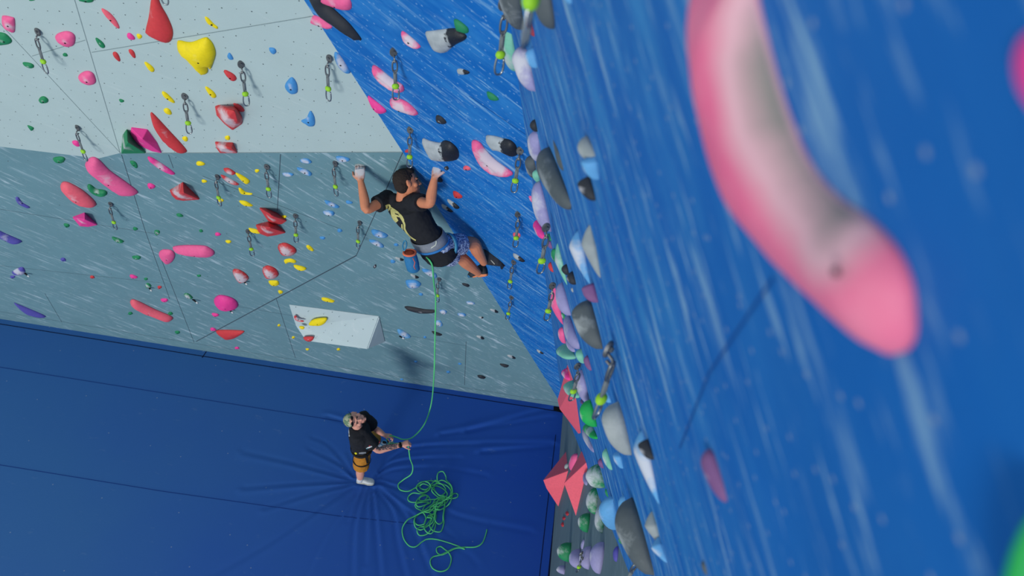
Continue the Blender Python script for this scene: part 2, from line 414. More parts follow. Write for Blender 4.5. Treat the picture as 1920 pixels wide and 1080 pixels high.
def pip(p, P):
    c = False; n = len(P)
    for i in range(n):
        x1, y1 = P[i]; x2, y2 = P[i - 1]
        if (y1 > p[1]) != (y2 > p[1]) and p[0] < (x2 - x1) * (p[1] - y1) / (y2 - y1) + x1: c = not c
    return c
def bdist(p, P):
    A = P; B = np.roll(P, -1, 0); d = B - A; t = np.clip(((p - A) * d).sum(1) / np.maximum((d * d).sum(1), 1e-12), 0, 1)
    return np.min(np.linalg.norm(A + d * t[:, None] - p, axis=1))
def dome_mesh(P, H, res, flag, peaks):
    """closed body from an outline: flat back, side wall and a rounded, pocketed or faceted front"""
    P = np.array(P); n = len(P); lo, hi = P.min(0), P.max(0)
    pts = [tuple(p) for p in P]; hs = [0.0] * n
    if 'F' in flag:
        for (x, y, h) in peaks: pts.append((x, y)); hs.append(h)
    else:
        step = max((hi - lo).max() / res, .004); g = []
        for i, x in enumerate(np.arange(lo[0], hi[0] + step, step)):
            for y in np.arange(lo[1], hi[1] + step, step):
                p = np.array([x, y + (.5 * step if i % 2 else 0)])
                if pip(p, P):
                    d = bdist(p, P)
                    if d > step * .35: g.append((p, d))
        if not g:
            c = P.mean(0); g = [(c, max(bdist(c, P), .002))]
        dm = max(d for _, d in g)
        for p, d in g:
            u = min(d / dm, 1.); pw = 1.7 if 's' not in flag else 3.
            h = H * (1 - (1 - u) ** pw) ** (1 / 1.5)
            if 'j' in flag and u > .5: h *= 1 - .55 * (u - .5) / .5
            h *= 1 + .10 * noise.noise(Vector((p[0] * 18, p[1] * 18, H * 50)))
            pts.append(tuple(p)); hs.append(h)
    r = delaunay_2d_cdt([Vector(p) for p in pts], [(i, (i + 1) % n) for i in range(n)], [], 1, 1e-6)
    V, _, Fc, ov = r[0], r[1], r[2], r[3]
    hh = [0.0] * len(V)
    for i, src in enumerate(ov):
        if src: hh[i] = hs[src[0]]
    base_h = H * (.18 if 'F' not in flag else .0)
    bset = {i for i, src in enumerate(ov) if src and min(src) < n}
    verts = [(v.x, v.y, (hh[i] if i not in bset else 0) + base_h) for i, v in enumerate(V)]
    faces = [list(f) for f in Fc if len(f) >= 3]
    nb = len(verts); order = []
    inv = {}
    for i, src in enumerate(ov):
        for s in src:
            if s < n: inv[s] = i
    loop = [inv[i] for i in range(n) if i in inv]
    verts += [(V[i].x, V[i].y, -.004) for i in loop]; L = len(loop)
    ar = sum(V[loop[i]].x * V[loop[(i + 1) % L]].y - V[loop[(i + 1) % L]].x * V[loop[i]].y for i in range(L))
    for i in range(L):
        a, b = loop[i], loop[(i + 1) % L]; q = [nb + i, nb + (i + 1) % L, b, a]
        faces.append(q if ar > 0 else q[::-1])
    faces.append([nb + i for i in range(L)][::-1 if ar > 0 else 1])
    me = mesh(verts, faces); bm = bmesh.new(); bm.from_mesh(me); bmesh.ops.recalc_face_normals(bm, faces=bm.faces); bm.to_mesh(me); bm.free(); return me
def parse(tok, rg):
    x0, y0, s = RG[rg]; a = [float(v) for v in tok.split(',')]; return (x0 + a[0] / s, y0 + a[1] / s) + tuple(a[2:])
NH = 0
HOLDS = {}
def add_hold(line):
    global NH
    pl, col, ch, shape, h, flag, label = [q.strip() for q in line.split('|')]
    ch = float(ch); tk = shape.split(); rg, kind = tk[0][0], tk[0][1]; plane = PL[pl]
    mat = dual_mat() if col == 'du' else hold_mat(col, ch)
    grp = {'W': 'holds on the white panel', 'G': 'holds on the grey back wall', 'A': 'holds on the blue slope beside the climber', 'B': 'holds on the near blue wall', 'R': 'holds low on the right wall', 'F': ''}[pl]
    if kind == 's':
        o = ridge_hold(plane, [parse(t, rg) for t in tk[1:4]], float(h or .3), flag, mat)
    else:
        x0, y0, s = RG[rg]
        if kind == 'e':
            cx, cy, rx, ry, an = ([float(v) for v in tk[1].split(',')] + [0, 0])[:5]; an = math.radians(an)
            N = 18 if rx / s < 9 else 30
            px = []
            for i in range(N):
                t = 2 * math.pi * i / N; e = abs(math.cos(t)); wob = 1 + .08 * math.sin(3 * t + cx) + .05 * math.sin(2 * t + cy)
                u = rx * math.cos(t) * wob; v = ry * math.sin(t) * wob
                px.append((x0 + (cx + u * math.cos(an) - v * math.sin(an)) / s, y0 + (cy + u * math.sin(an) + v * math.cos(an)) / s))
            pk = []
        else:
            raw = [parse(t, rg) for t in tk[1:] if not t.startswith('^')]; pk = [parse(t[1:], rg) for t in tk[1:] if t.startswith('^')]
            px = [tuple(q) for q in (raw if 'F' in flag else catmull(raw, 5, True))]
        L2 = [plane.loc(plane.hit(*q)) for q in px]; A = np.array(L2)
        _u = A - A.mean(0)
        mn = np.sqrt(abs(.5 * np.sum(A[:, 0] * np.roll(A[:, 1], -1) - np.roll(A[:, 0], -1) * A[:, 1])))
        ext = np.linalg.norm(A - A.mean(0), axis=1).max() * 2
        wdt = mn * mn / ext
        H = float(h) if h else min(.42 * wdt, .13); H = min(H * .9, .34 * wdt) if 'F' not in flag else H
        if 'F' not in flag:      # the body swells towards the viewer: trace it at part of its height
            Pm = np.mean(px, 0); Qm = plane.hit(*Pm); nd = proj(Qm + plane.n * .05) - proj(Qm); k1 = np.linalg.norm(nd) / .05; nd = unit(nd)
            al = np.array([q @ nd for q in np.array(px)]); T = al.max() - al.min(); k = H * 1.1 * k1
            if k > .62 * T: k = .62 * T; H = k / k1 / 1.1
            fct = 1 - (k / T) ** 2
            px = [tuple(np.array(q) - nd * (a - al.min()) * (1 - fct)) for q, a in zip(px, al)]
            L2 = [plane.loc(plane.hit(*q)) for q in px]
        A = np.array(L2); c = A.mean(0)
        peaks = [tuple(plane.loc(plane.hit(q[0], q[1], off=q[2])) - c) + (q[2],) for q in pk]
        if 'F' in flag:      # flat-faced body: outline on the wall, apexes standing off it
            bm = bmesh.new()
            for q in A - c: bm.verts.new((q[0], q[1], -.004)); bm.verts.new((q[0], q[1], .012))
            for x_, y_, h_ in peaks: bm.verts.new((x_, y_, h_))
            bmesh.ops.convex_hull(bm, input=bm.verts[:]); bmesh.ops.recalc_face_normals(bm, faces=bm.faces); bmesh.ops.dissolve_limit(bm, angle_limit=.03, verts=bm.verts, edges=bm.edges)
            bmesh.ops.bevel(bm, geom=bm.edges[:], offset=.004, segments=1, affect='EDGES'); me = from_bm(bm)
        else: me = dome_mesh(A - c, H, 9 if ext < .15 else (15 if ext < .5 else 22), flag, peaks)
        o = link('climbing_hold', me, mat, None, plane.mat(plane.wld(*c)), smooth='F' not in flag)
        if ext > .13 and 'F' not in flag and 'n' not in flag and col != 'du':
            u = (A - c); q = u.mean(0) + np.array([.0, -.12 * wdt]); b = bpy.data.objects.new('bolt', BM_); COL.objects.link(b)
            zz = H * 1.02
            try:
                bv = BVHTree.FromPolygons([v.co for v in me.vertices], [p.vertices[:] for p in me.polygons]); r = bv.ray_cast(Vector((q[0], q[1], 1)), Vector((0, 0, -1)))
                if r[0]: zz = r[0].z
            except Exception: pass
            b.parent = o; b.location = (q[0], q[1], zz)
    tag(o, label, 'climbing hold', grp)
    NH += 1; HOLDS[label] = o
    return o
def ridge_hold(plane, pts, wf, flag, mat):
    """a hold seen side-on: contact line p0-p1 on the wall, highest point shows at pk"""
    p0, p1, pk = [np.array(q[:2]) for q in pts]
    mid = (p0 + p1) / 2; Qm = plane.hit(*mid); nd = proj(Qm + plane.n * .05) - proj(Qm); nl = np.linalg.norm(nd) / .05; nd = unit(nd)
    d = p1 - p0; Mx = np.array([[d[0], -nd[0]], [d[1], -nd[1]]]); s, k = np.linalg.solve(Mx, pk - p0); s = min(max(s, .08), .92)
    P0, P1 = plane.hit(*p0), plane.hit(*p1); a0, a1 = plane.loc(P0), plane.loc(P1); ax = a1 - a0; L = np.linalg.norm(ax); ax = ax / L; pe = np.array([-ax[1], ax[0]])
    Q = plane.hit(*(p0 + d * s)); nq = np.linalg.norm(proj(Q + plane.n * .02) - proj(Q)) / .02
    H = abs(k) / nq; H = min(max(H, .01), .4); s3 = np.linalg.norm(plane.loc(Q) - a0) / L
    w = wf * L; Qc = plane.wld(*((a0 + a1) / 2)); dh = unit(d); gl = abs((proj(Qc + (plane.ex * pe[0] + plane.ey * pe[1]) * .02) - proj(Qc)) @ dh) / .02
    hp = np.linalg.norm(d) / 2; w = min(w, .75 * hp / max(gl, 1e-6)); kk = hp / math.hypot(hp, gl * w); cc_ = (a0 + a1) / 2; a0 = cc_ + (a0 - cc_) * kk; L *= kk; w *= kk
    N = 22; Mh = 14; verts = []; faces = []
    e1, e2 = (1.15, .75) if 't' in flag else (2., .5)
    for i in range(N + 1):
        u = i / N
        t = (u - s3) / (1 - s3) if u > s3 else (s3 - u) / s3
        t = min(t, 1.); b = max((1 - t ** e1), 0) ** e2; b = max(b, .02)
        for j in range(Mh + 1):
            a = math.pi * j / Mh; cx = math.cos(a) * w * b; cz = (math.sin(a) ** (.8 if 'F' not in flag else 1.6)) * H * b
            cz *= 1 + .07 * noise.noise(Vector((u * 3, a, H * 40)))
            if 'j' in flag and math.sin(a) > .6 and b > .5: cz *= 1 - .35 * (math.sin(a) - .6)
            p = a0 + ax * (L * u) + pe * cx
            verts.append((p[0], p[1], cz))
    C = (a0 + a1) / 2
    for v in range(len(verts)): verts[v] = (verts[v][0] - C[0], verts[v][1] - C[1], verts[v][2] - .002)
    R = Mh + 1
    for i in range(N):
        for j in range(Mh): faces.append((i * R + j, i * R + j + 1, (i + 1) * R + j + 1, (i + 1) * R + j))
        faces.append((i * R, (i + 1) * R, (i + 1) * R + Mh, i * R + Mh))
    faces.append(tuple(range(R))); faces.append(tuple(N * R + j for j in range(R))[::-1])
    me = mesh(verts, faces); bm = bmesh.new(); bm.from_mesh(me); bmesh.ops.recalc_face_normals(bm, faces=bm.faces); bm.to_mesh(me); bm.free()
    return link('climbing_hold', me, mat, None, plane.mat(plane.wld(*C)))
TABLE = open_table = '''
W|pk|.5|ap 12,120 25,105 75,112 100,130 98,215 70,212 20,180|.08||chalky pink square hold nearest the top left corner of the white panel
W|gr|.3|ap -20,225 20,220 50,235 80,270 70,292 30,303 -20,300|.08||green half dome cut off by the left picture edge below the chalky pink square
W|pk|.3|ae 445,262,72,50,15|.09||larger pink egg hold right of the uppermost left quickdraw
W|pk|.35|ae 590,527,62,45,10|.08||smaller pink egg hold in the middle of the left white panel
W|gr|.2|ap 530,-30 630,-30 630,8 600,18 560,12 530,0|.06||green hold cut by the top picture edge left of the salmon strip
W|gr|0|ae 215,-2,22,8|.02||tiny green hold touching the top picture edge far left
W|sa|.2|ae 748,122,86,20,50|.04||slim salmon strip hold left of the big red teardrop
W|hp|0|ae 882,247,30,20,40|.03||small hot pink diamond hold below the slim salmon strip
W|ye|0|ae 940,245,20,16,30|.03||tiny yellow knob beside the hot pink diamond hold
W|rd|.12|ap 1040,-90 1062,-40 1085,30 1130,110 1165,200 1160,262 1130,287 1070,272 990,228 985,195 1005,110 1020,0|.16|n|big red teardrop volume at the top edge of the white panel
W|ye|.15|ap 1197,285 1215,275 1290,285 1380,252 1410,260 1440,300 1455,360 1440,420 1418,468 1398,448 1400,490 1370,505 1330,480 1260,400 1205,350|.085||big yellow shell hold with a notched lower edge
W|gr|.35|ae 677,292,44,17,52|.03|j|green crescent hold left of the two small red drops
W|gr|.1|ae 440,370,18,12,10|.025||tiny green nub below the larger pink egg
W|gr|.3|ae 193,440,40,18,15|.035||flat green oval below the uppermost left quickdraw
W|gr|.3|ap 260,680 275,655 300,650 325,670 320,692 285,698|.05||small green half dome under the flat green oval on the left
W|gr|.1|ap 185,845 226,860 222,880 205,880|.03||tiny green triangle near the lower left of the white panel
W|rd|0|ae 787,380,38,17,60|.035||left one of the two small red drops on the white panel
W|rd|0|ae 893,360,34,16,58|.035||right one of the two small red drops on the white panel
W|ye|.1|ae 1010,453,44,17,45|.035||yellow banana hold below the two small red drops
W|ye|.05|ae 1133,655,54,16,42|.035||yellow banana hold left of the middle left quickdraw
W|ye|.05|ae 1132,752,32,18,38|.03||short yellow hold above the long red fin
W|gr|0|ae 820,680,17,12,20|.02||tiny green hold alone left of the yellow bananas
W|hp|0|ae 515,968,30,18,25|.03||small hot pink pill beside the lowest left quickdraw
W|gr|.4|ap 855,872 885,905 950,990 985,1028 820,1030 828,910 ^862,960,.16|.02|F|green faceted volume standing on the edge above the grey wall
W|hp|.2|ap 888,858 945,880 995,872 1060,960 1092,1027 1030,1015 930,970 895,935 882,890 ^960,940,.10|.02|F|hot pink curved wedge overlapping the green faceted volume
W|rd|.12|ap 1020,757 1050,780 1150,890 1240,990 1258,1027 1200,1025 1110,960 1045,870 1020,790|.10|n|long red fin volume beside the hot pink wedge
W|ye|0|ae 1250,937,20,17,30|.03||tiny yellow knob right of the long red fin
W|ye|.05|bp 15,115 35,118 75,160 100,180 100,195 75,185 30,155|.03||yellow banana hold above the big yellow shell
W|bl|.1|bp 178,355 195,370 207,400 180,402 166,380|.04||tiny blue drop left of the upper small blue hold
W|rd|.1|be 187,511,50,23,42|.035||red bean hold left of the upper middle quickdraw
W|ye|.05|be 55,625,50,18,50|.035||yellow banana hold right of the middle left quickdraw
W|bl|.1|bp 450,322 485,325 497,350 480,367 455,350|.04||small blue hold high in the middle of the white panel
W|bl|.3|bp 603,520 635,560 640,620 610,635 575,620 555,585 568,550|.10||large blue drop hold between two quickdraws on the white panel
W|bl|.25|bp 727,747 755,790 755,845 720,853 690,835 665,815 700,795|.09||blue fang shaped hold below the large blue drop
W|rd|.5|bp 85,715 110,708 215,720 240,740 270,800 268,830 205,873 150,830 95,770 ^215,745,.12 ^150,815,.10 ^235,815,.10|.12|F|big chalk-covered red block in the centre of the white panel
W|rd|.1|bp 208,697 255,710 282,745 265,757 225,735|.04||small red hold tucked behind the big chalky red block
W|ye|0|be 168,930,18,16|.03||tiny yellow knob between two chalky red blocks
W|rd|.6|bp 85,955 205,962 235,1027 120,1027 92,990 ^130,1005,.06 ^195,1000,.07|.06|F|flat chalky red plate on the edge above the grey wall
W|bl|.6|bp 893,350 922,365 960,420 998,488 960,490 915,450 890,390|.07||chalky light blue hold at the edge between white and blue walls
G|gr|.2|ce 400,142,42,22,4|.05||green pebble just below the white panel on the far left
G|pk|.25|cp 625,122 670,140 740,215 840,290 915,350 925,375 880,382 820,378 760,345 660,270 600,220 575,180 590,145|.14||largest pink paddle hold high on the left grey wall
G|gr|.25|ce 905,172,32,17,48|.05|j|green pocket hold left of the slim pink blade
G|hp|.5|cp 998,122 1030,128 1110,180 1175,232 1165,243 1090,210 1010,150|.06||slim chalky pink blade just under the white panel
G|ye|0|ce 1352,168,32,15,5|.04||yellow nub just under the white panel above a smaller one
G|ye|0|ce 1378,287,20,11,10|.03||small yellow nub right of the chalky red tetrahedron
G|sa|.3|cp 430,290 480,300 560,350 625,415 645,455 620,465 540,450 470,410 415,350 408,315|.12||large salmon egg paddle under the largest pink paddle
G|gr|.35|cp 595,308 615,310 650,340 700,345 722,360 715,385 680,392 620,370 590,335|.05|j|green sausage hold between the salmon and pink paddles
G|hp|0|ce 1020,320,28,19,10|.04||hot pink knob left of the chalky red tetrahedron
G|rd|.5|cp 1148,345 1235,292 1348,405 1240,413 1190,405 1160,375 ^1240,365,.12|.02|F|chalky red tetrahedron below the slim pink blade
G|pu|.3|cp 105,398 125,395 150,430 200,462 185,468 120,435|.05||small purple fin at the far left of the grey wall
G|hp|.3|cp 492,527 570,498 658,578 600,590 540,585 ^575,545,.10|.02|F|hot pink faceted hold under the salmon paddle
G|gr|0|ce 450,585,20,14,15|.03||tiny green knob under the hot pink faceted hold
G|pu|.3|cp -30,610 0,622 60,650 145,688 120,710 60,700 0,670 -30,660|.09||large purple blade cut by the left picture edge
G|gr|0|ce 1213,517,23,12,15|.035||small green nub below the chalky red tetrahedron
G|gr|0|ce 913,608,18,11,10|.03||tiny green nub left of the green ring pocket
G|gr|.5|ce 1060,633,20,18,30|.04|j|green ring pocket above the round pink ball
G|gr|0|ce 1357,622,13,11|.03||tiny green nub above the right end of the pink bar
G|gr|.5|ce 795,685,42,15,20|.04|j|chalky green crescent left of the round pink ball
G|pk|.05|cp 1165,740 1240,724 1370,720 1415,735 1446,765 1425,792 1300,790 1190,768|.09||horizontal pink bar hold next to the round pink ball
G|pk|.15|ce 1128,792,53,50|.12||round pink ball touching the left end of the pink bar
G|gr|.3|ce 922,802,31,13,5|.04||flat green hold below and left of the round pink ball
G|pu|0|ce 427,816,20,12,10|.03||tiny purple knob in the middle of the left grey wall
G|pu|.7|cp 80,900 145,865 170,890 160,915 110,920|.07||chalky purple block at the far left above a tiny purple knob
G|pu|0|ce 85,933,17,10,5|.03||tiny purple knob just below the chalky purple block
G|rd|0|ce 623,934,17,10,10|.03||tiny red knob alone low on the left grey wall
G|hp|0|ce 900,931,27,13,10|.035||small hot pink pill above the small chalky green knob
G|gr|0|ce 985,947,14,9|.025||tiny green nub just above the chalky green knob
G|gr|.6|ce 1000,992,21,17|.04||small chalky green knob left of the tiny red one
G|rd|0|ce 1077,1003,15,11|.03||tiny red knob right of the chalky green knob
G|gr|0|ce 1343,925,14,9|.025||tiny green nub below the horizontal pink bar
G|gr|.7|ce 1270,1062,32,15,25|.04||chalky green leaf left of the magenta egg
G|pu|0|ep 97,318 125,325 200,355 300,400 300,415 250,412 160,385|.05|n|long flat purple blade just above the mat on the left
G|sa|.1|ep 900,292 940,305 1050,365 1150,410 1162,435 1130,445 1020,405 920,360 880,325 882,300|.08||long salmon club hold low above the mat
G|hp|0|ee 1110,298,25,13,5|.03||small hot pink pill above the long salmon club
G|gr|0|ee 880,387,16,10|.03||tiny green nub below the left end of the salmon club
G|gr|0|ee 1150,388,18,11|.03||tiny green nub above the right end of the salmon club
G|gr|0|ee 1198,515,18,11|.03||lowest tiny green nub right of the salmon club
G|rd|.5|dp 140,205 175,198 220,230 205,247 160,230|.04||chalky red chip left of the yellow horn with a dark tip
G|rd|.6|dp 122,245 150,250 210,285 245,312 200,308 150,280|.04|j|long chalky red rail under the chalky red chip
G|ye|0|dp 222,235 245,235 300,268 318,290 300,307 270,290|.06||yellow horn with a dark tip right of the red chip
G|ye|0|de 367,217,16,12|.04||yellow knob left of the upper grey-wall quickdraw
G|ye|.05|dp 243,332 262,335 290,360 335,370 325,378 270,375 248,360|.05||yellow hook hold below the yellow horn
G|ye|0|de 122,416,19,14,10|.035||yellow knob under the leftmost grey-wall quickdraw of the centre
G|ye|0|dp 245,422 290,420 335,450 330,457 280,452|.04||yellow wedge hold below the yellow hook
G|rd|.3|dp 385,465 420,468 500,500 568,550 540,570 480,575 440,545 ^470,520,.12|.02|F|upper one of the two big red stacked tetrahedra
G|rd|.35|dp 360,580 440,558 500,578 560,630 500,645 440,655 430,640 380,632 ^450,600,.13|.02|F|lower one of the two big red stacked tetrahedra
G|ye|0|dp 310,605 360,610 395,628 385,640 330,632|.035||yellow wedge touching the lower red tetrahedron
G|ye|0|de 550,527,18,10|.03||tiny yellow knob peeking behind the upper red tetrahedron
G|hp|0|de 102,645,21,12,5|.03||small hot pink pill left of the low quickdraw
G|ye|0|de 174,695,21,11,10|.03||small yellow pill beside the low quickdraw
G|rd|.55|dp 515,715 560,702 620,735 630,770 590,790 530,780 508,745|.10||uppermost chalky red dome above the yellow crescent
G|ye|.1|de 724,738,30,13,40|.035|j|short yellow hold right of the uppermost chalky red dome
G|ye|.1|dp 550,820 590,808 628,822 625,838 590,832 560,845|.04||yellow crescent under the uppermost chalky red dome
G|ye|.05|de 657,872,46,16,15|.04||yellow banana right of the middle chalky red dome
G|rd|.65|dp 205,885 240,880 290,910 310,945 280,970 240,965 210,925|.10||leftmost chalky red dome low on the grey wall
G|rd|.55|dp 405,875 440,855 490,875 512,915 490,940 430,940 408,915|.10||middle chalky red dome above the square yellow hold
G|ye|.05|dp 447,960 505,958 514,985 490,995 455,985|.04||square yellow hold under the middle chalky red dome
G|ye|0|de 525,1035,18,12,20|.04||small yellow knob above the long dark crease
G|bl|.6|de 697,151,39,17,5|.045|j|chalky blue pinch left of the widest one, under the white panel
G|bl|.6|de 945,138,48,20,5|.055|j|widest chalky blue hold just under the white panel
G|bl|.65|de 575,242,38,14,5|.04|j|chalky blue hold left of the blue trough
G|bl|.6|de 690,222,54,17,27|.045|j|blue trough hold filled with chalk left of a quickdraw
G|bl|.5|de 870,443,54,15,27|.045|j|long blue trough in the middle of the grey wall
G|bl|0|de 988,429,23,12,10|.03||plain blue chip left of the climber's upper arm
G|bl|.6|de 853,502,41,17,5|.045||chalky blue block under the long blue trough
G|bl|0|de 925,620,18,12,10|.03||plain blue chip left of the right lone quickdraw
G|bl|0|de 809,670,20,10,10|.03||plain blue chip above the end of the dark crease
G|bl|.5|de 1190,643,56,24,20|.05|j|blue ring hold with a chalky slot beside the climber's waist
G|bl|.6|de 1175,706,52,16,27|.045|j|chalky blue trough just under the blue ring hold
G|bl|0|de 1306,716,16,10|.03||plain blue chip beside the climber's harness
G|bl|0|de 1283,829,18,12|.03||plain blue chip left of the chalk bag
G|du|1|de 1330,812,30,9,20|.03||slim black and white hold left of the chalk bag
G|dk|.5|de 1163,862,9,15,30|.025||tiny dark pin hold above the white volume
G|bl|.5|np 482,1030 510,1018 560,1020 598,1050 570,1080 500,1075|.06||chalky blue block under the hanging chalk bag
G|bl|.6|ne 665,968,62,20,27|.04|j|thin blue trough behind the rope below the climber
G|du|1|ne 550,993,34,11,22|.03||small black and white hold just under the chalk bag
G|dk|.1|ne 935,1057,29,12,20|.03||small black chip below the climber's shoes
G|gy|.6|np 100,158 135,148 175,160 180,185 150,200 110,190|.05||grey edge gripped by the climber's left hand
G|hp|.1|fp 75,300 110,265 170,270 220,295 238,335 215,362 150,368 90,345|.15||big magenta egg low on the grey wall
G|hp|0|fe 85,397,24,13,8|.03||hot pink pill just under the magenta egg
G|hp|0|fe 70,495,22,11,8|.03||hot pink pill touching the dark crease line
G|rd|.05|fp 95,505 265,502 270,520 215,555 170,562 125,545|.09|n|red half moon hold low above the mat
G|hp|0|fe 232,621,17,8|.025||lowest hot pink pill under the red half moon
G|ye|.05|fe 843,297,44,14,12|.04|j|yellow banana above the white wedge volume
G|ye|0|fe 515,468,10,9|.03||round yellow button highest left of the white wedge volume
G|ye|0|fe 612,550,11,9|.03||round yellow button by the lower left corner of the white volume
G|ye|0|fe 707,630,12,8|.03||left one of two yellow buttons under the white volume
G|ye|0|fe 917,630,12,9|.03||right one of two yellow buttons under the white volume
G|dk|.2|qp 242,155 270,145 350,158 400,167 482,170 480,185 420,195 360,195 290,178|.05|n|long flat black hold right of the white volume, touching the rope
G|lb|.6|qe 235,357,62,20,30|.045|j|chalky light blue trough at the right end of the white volume
G|bl|0|qe 370,49,18,10,10|.03||plain blue chip above the long flat black hold
G|bl|.7|qe 545,186,30,17,20|.045||chalky blue knob just right of the rope
G|bl|.7|qe 755,116,34,12,12|.035||faint chalky blue ledge high right of the rope
G|bl|.6|qe 690,208,33,14,5|.04||chalky blue pebble right of the chalky blue knob
G|lb|.7|qp 475,262 520,252 540,290 520,300 490,285|.04||light blue chalk-smeared chip behind the rope
G|bl|0|qe 402,383,12,9|.03||plain blue chip left of the short black hold by the rope
G|dk|.2|qp 455,335 500,345 535,365 520,372 475,362|.035||short black hold crossed by the rope
G|bl|0|qe 330,573,13,8|.025||leftmost plain blue chip low on the wall before the mat
G|bl|0|qe 673,590,15,8|.025||rightmost plain blue chip low on the wall
G|bl|0|qe 584,654,16,10|.025||lowest plain blue chip right of the rope
G|bl|0|qe 222,712,13,8|.025||plain blue chip at the foot of the wall in the belayer's shadow
G|du|1|qe 942,177,34,10,22|.03||slim black and white hold highest near the blue slope
G|du|1|qe 840,230,20,8,10|.03||short black and white hold right of the chalky blue pebble
G|du|1|qe 835,384,32,11,22|.035||black and white hold in the middle right of the grey wall
G|dk|.1|qe 1022,603,36,12,14|.035||upper black oval low on the right of the grey wall
G|dk|.1|qe 842,692,32,13,15|.035||lower black oval low on the right of the grey wall
G|du|1|qe 1075,535,34,10,22|.03||black and white hold above the upper black oval
A|du|1|qe 1297,498,30,10,30|.03||black and white hold near the bottom tip of the blue slope
A|dk|0|gp 60,-60 150,-50 190,20 260,90 340,170 412,278 370,265 280,200 190,140 120,80|.09|n|long matt black blade volume at the top of the blue slope
A|pk|.3|gp 140,-30 250,-50 340,-10 358,40 340,68 280,60 200,35 150,10|.09||pink jug above the black blade cut by the top edge
A|pk|.5|gp 65,130 100,105 140,115 190,150 228,180 200,195 150,180 90,160|.08||pink jug behind the black blade at the white panel edge
A|pk|.8|gp 692,220 710,212 760,250 820,315 790,332 740,310 700,270|.06|j|slim chalked pink jug left of the big grey snout
A|du|1|gp 855,220 900,210 1040,190 1080,205 1130,235 1125,265 1060,300 990,355 940,350 900,320 875,270|.16||uppermost big black and chalk-grey snout on the blue slope
A|gr|0|gp 1048,135 1080,135 1140,185 1140,225 1100,220 1060,200|.06||green chip touching the uppermost big grey snout
A|pk|.75|gp 498,445 530,450 580,490 640,540 700,570 705,620 670,625 600,600 530,540 500,480|.08|j|chalked pink crescent behind the highest slope quickdraw
A|du|1|ge 1108,485,42,20,8|.04||small grey and black hold below the big grey snout
A|hp|.15|gp 468,648 500,665 590,745 545,772 490,720|.06||pink wedge at the edge of the white panel beside the pink beak
A|pk|.7|gp 612,680 640,662 720,680 780,730 802,775 730,765 640,730 612,700|.08||chalked pink beak under the chalked pink crescent
A|gr|.05|gp 1270,620 1310,630 1350,670 1320,682 1280,665|.05||small green chip alone near the right of the blue slope
A|dk|.3|ge 957,810,42,24,30|.05||small black pebble left of the long pink banana
A|rd|0|ge 735,1020,18,12|.04||tiny red knob behind the quickdraw over the climber's head
A|du|1|hp 115,220 160,235 230,245 265,228 310,240 355,290 355,350 300,367 210,365 160,330 120,260|.15||big black and chalk-grey block just above the climber's right hand
A|pk|.75|hp 450,235 475,225 510,245 540,290 600,360 680,420 718,450 710,470 640,472 560,440 490,370 455,290|.11|j|long chalked pink banana right of the climber
A|du|1|hp 540,205 600,202 660,215 710,225 745,260 755,320 730,335 650,300 600,295 560,255|.12||black and chalk-grey hold above the pink banana
A|sa|0|he 415,415,26,16,5|.04||small red oval right of the climber's right hand
A|rd|0|hp 322,572 350,575 385,605 370,620 330,612|.045||red chip right of the climber's right elbow
A|du|1|he 325,660,50,14,38|.03||upper slim black and white strip beside the climber's chest
A|du|1|he 278,686,44,13,32|.03||lower slim black and white strip beside the climber's chest
A|dk|0|he 228,490,26,18,35|.05||black knob partly behind the climber's right forearm
A|dk|.4|np 770,178 795,165 806,185 790,198|.03||edge gripped by the climber's right hand
A|sa|0|he 752,868,26,20,15|.04||red knob behind the stopper of the middle slope quickdraw
A|du|1|he 762,1020,46,15,35|.03||black and white strip above the climber's shoes
A|dk|.1|kp -12,445 5,450 20,475 15,498 -5,500|.06||black foothold under the climber's right shoe
B|dg|.6|is 285,-430 365,265 150,-60|.3||huge grey pinch at the top edge left of the hanging green stopper
B|dg|.5|is 560,-420 655,252 480,60|.3||huge grey hold at the top edge right of the hanging green stopper
B|gp|.7|is 262,185 320,640 185,430|.3||chalky mint hold behind the upper corner quickdraw
B|lv|.8|is 400,400 500,825 285,560|.3||chalky lilac fin under the grey pinch
B|cr|0|is 455,150 490,330 410,210|.3||small red hold seen behind the top carabiner
B|lb|.6|is 480,425 518,615 400,520|.35||small chalky blue hold right of the lilac fin
B|lb|0|is 790,-90 830,35 755,-10|.35||light blue hold cut by the top edge of the near wall
B|dk|.2|js 303,65 325,178 255,130|.35||little black dome near the corner edge high up
B|lv|.7|js 322,170 350,452 234,300|.3||lilac fin under the little black dome
B|dg|.5|js 290,395 310,600 208,465|.4||dark pebble under the upper lilac fin
B|gp|.3|js 330,520 345,640 275,565|.4||mint sliver peeking below the dark pebble
B|dg|.5|js 430,395 655,900 300,480|.28||big grey egg pointing down near the corner edge
B|dg|.2|js 455,230 570,545 495,440|.2|t|thin brown-grey sliver just right of the big grey egg
B|gy|.5|js 762,225 862,450 682,340|.3||grey hold with chalk tip right of the big grey egg
B|lb|.5|js 850,400 882,612 706,420|.3||light blue hold under the grey chalk-tipped hold
B|dk|.4|js 790,588 852,800 677,650|.35||black jug in open blue under the light blue hold
B|lv|.6|js 345,612 450,1080 277,860|.25||long lilac blade hugging the corner edge
B|pk|.4|js 285,735 310,825 243,765|.5||pink tip peeking behind the long lilac blade
B|hp|.5|ks 345,70 400,238 279,110|.45||pink and white chalky knob below the long lilac blade
B|gr|0.35|ks 430,180 452,248 408,215|.5||tiny green knob by the corner quickdraw
B|mr|.2|ks 440,245 460,320 412,280|.5||tiny mauve knob under the tiny green knob
B|lb|.75|ks 690,150 800,645 602,310|.25|t|long chalky sky blue blade left of its twin
B|gy|.5|ks 795,95 895,592 717,290|.25|t|long grey-blue blade right of its sky blue twin
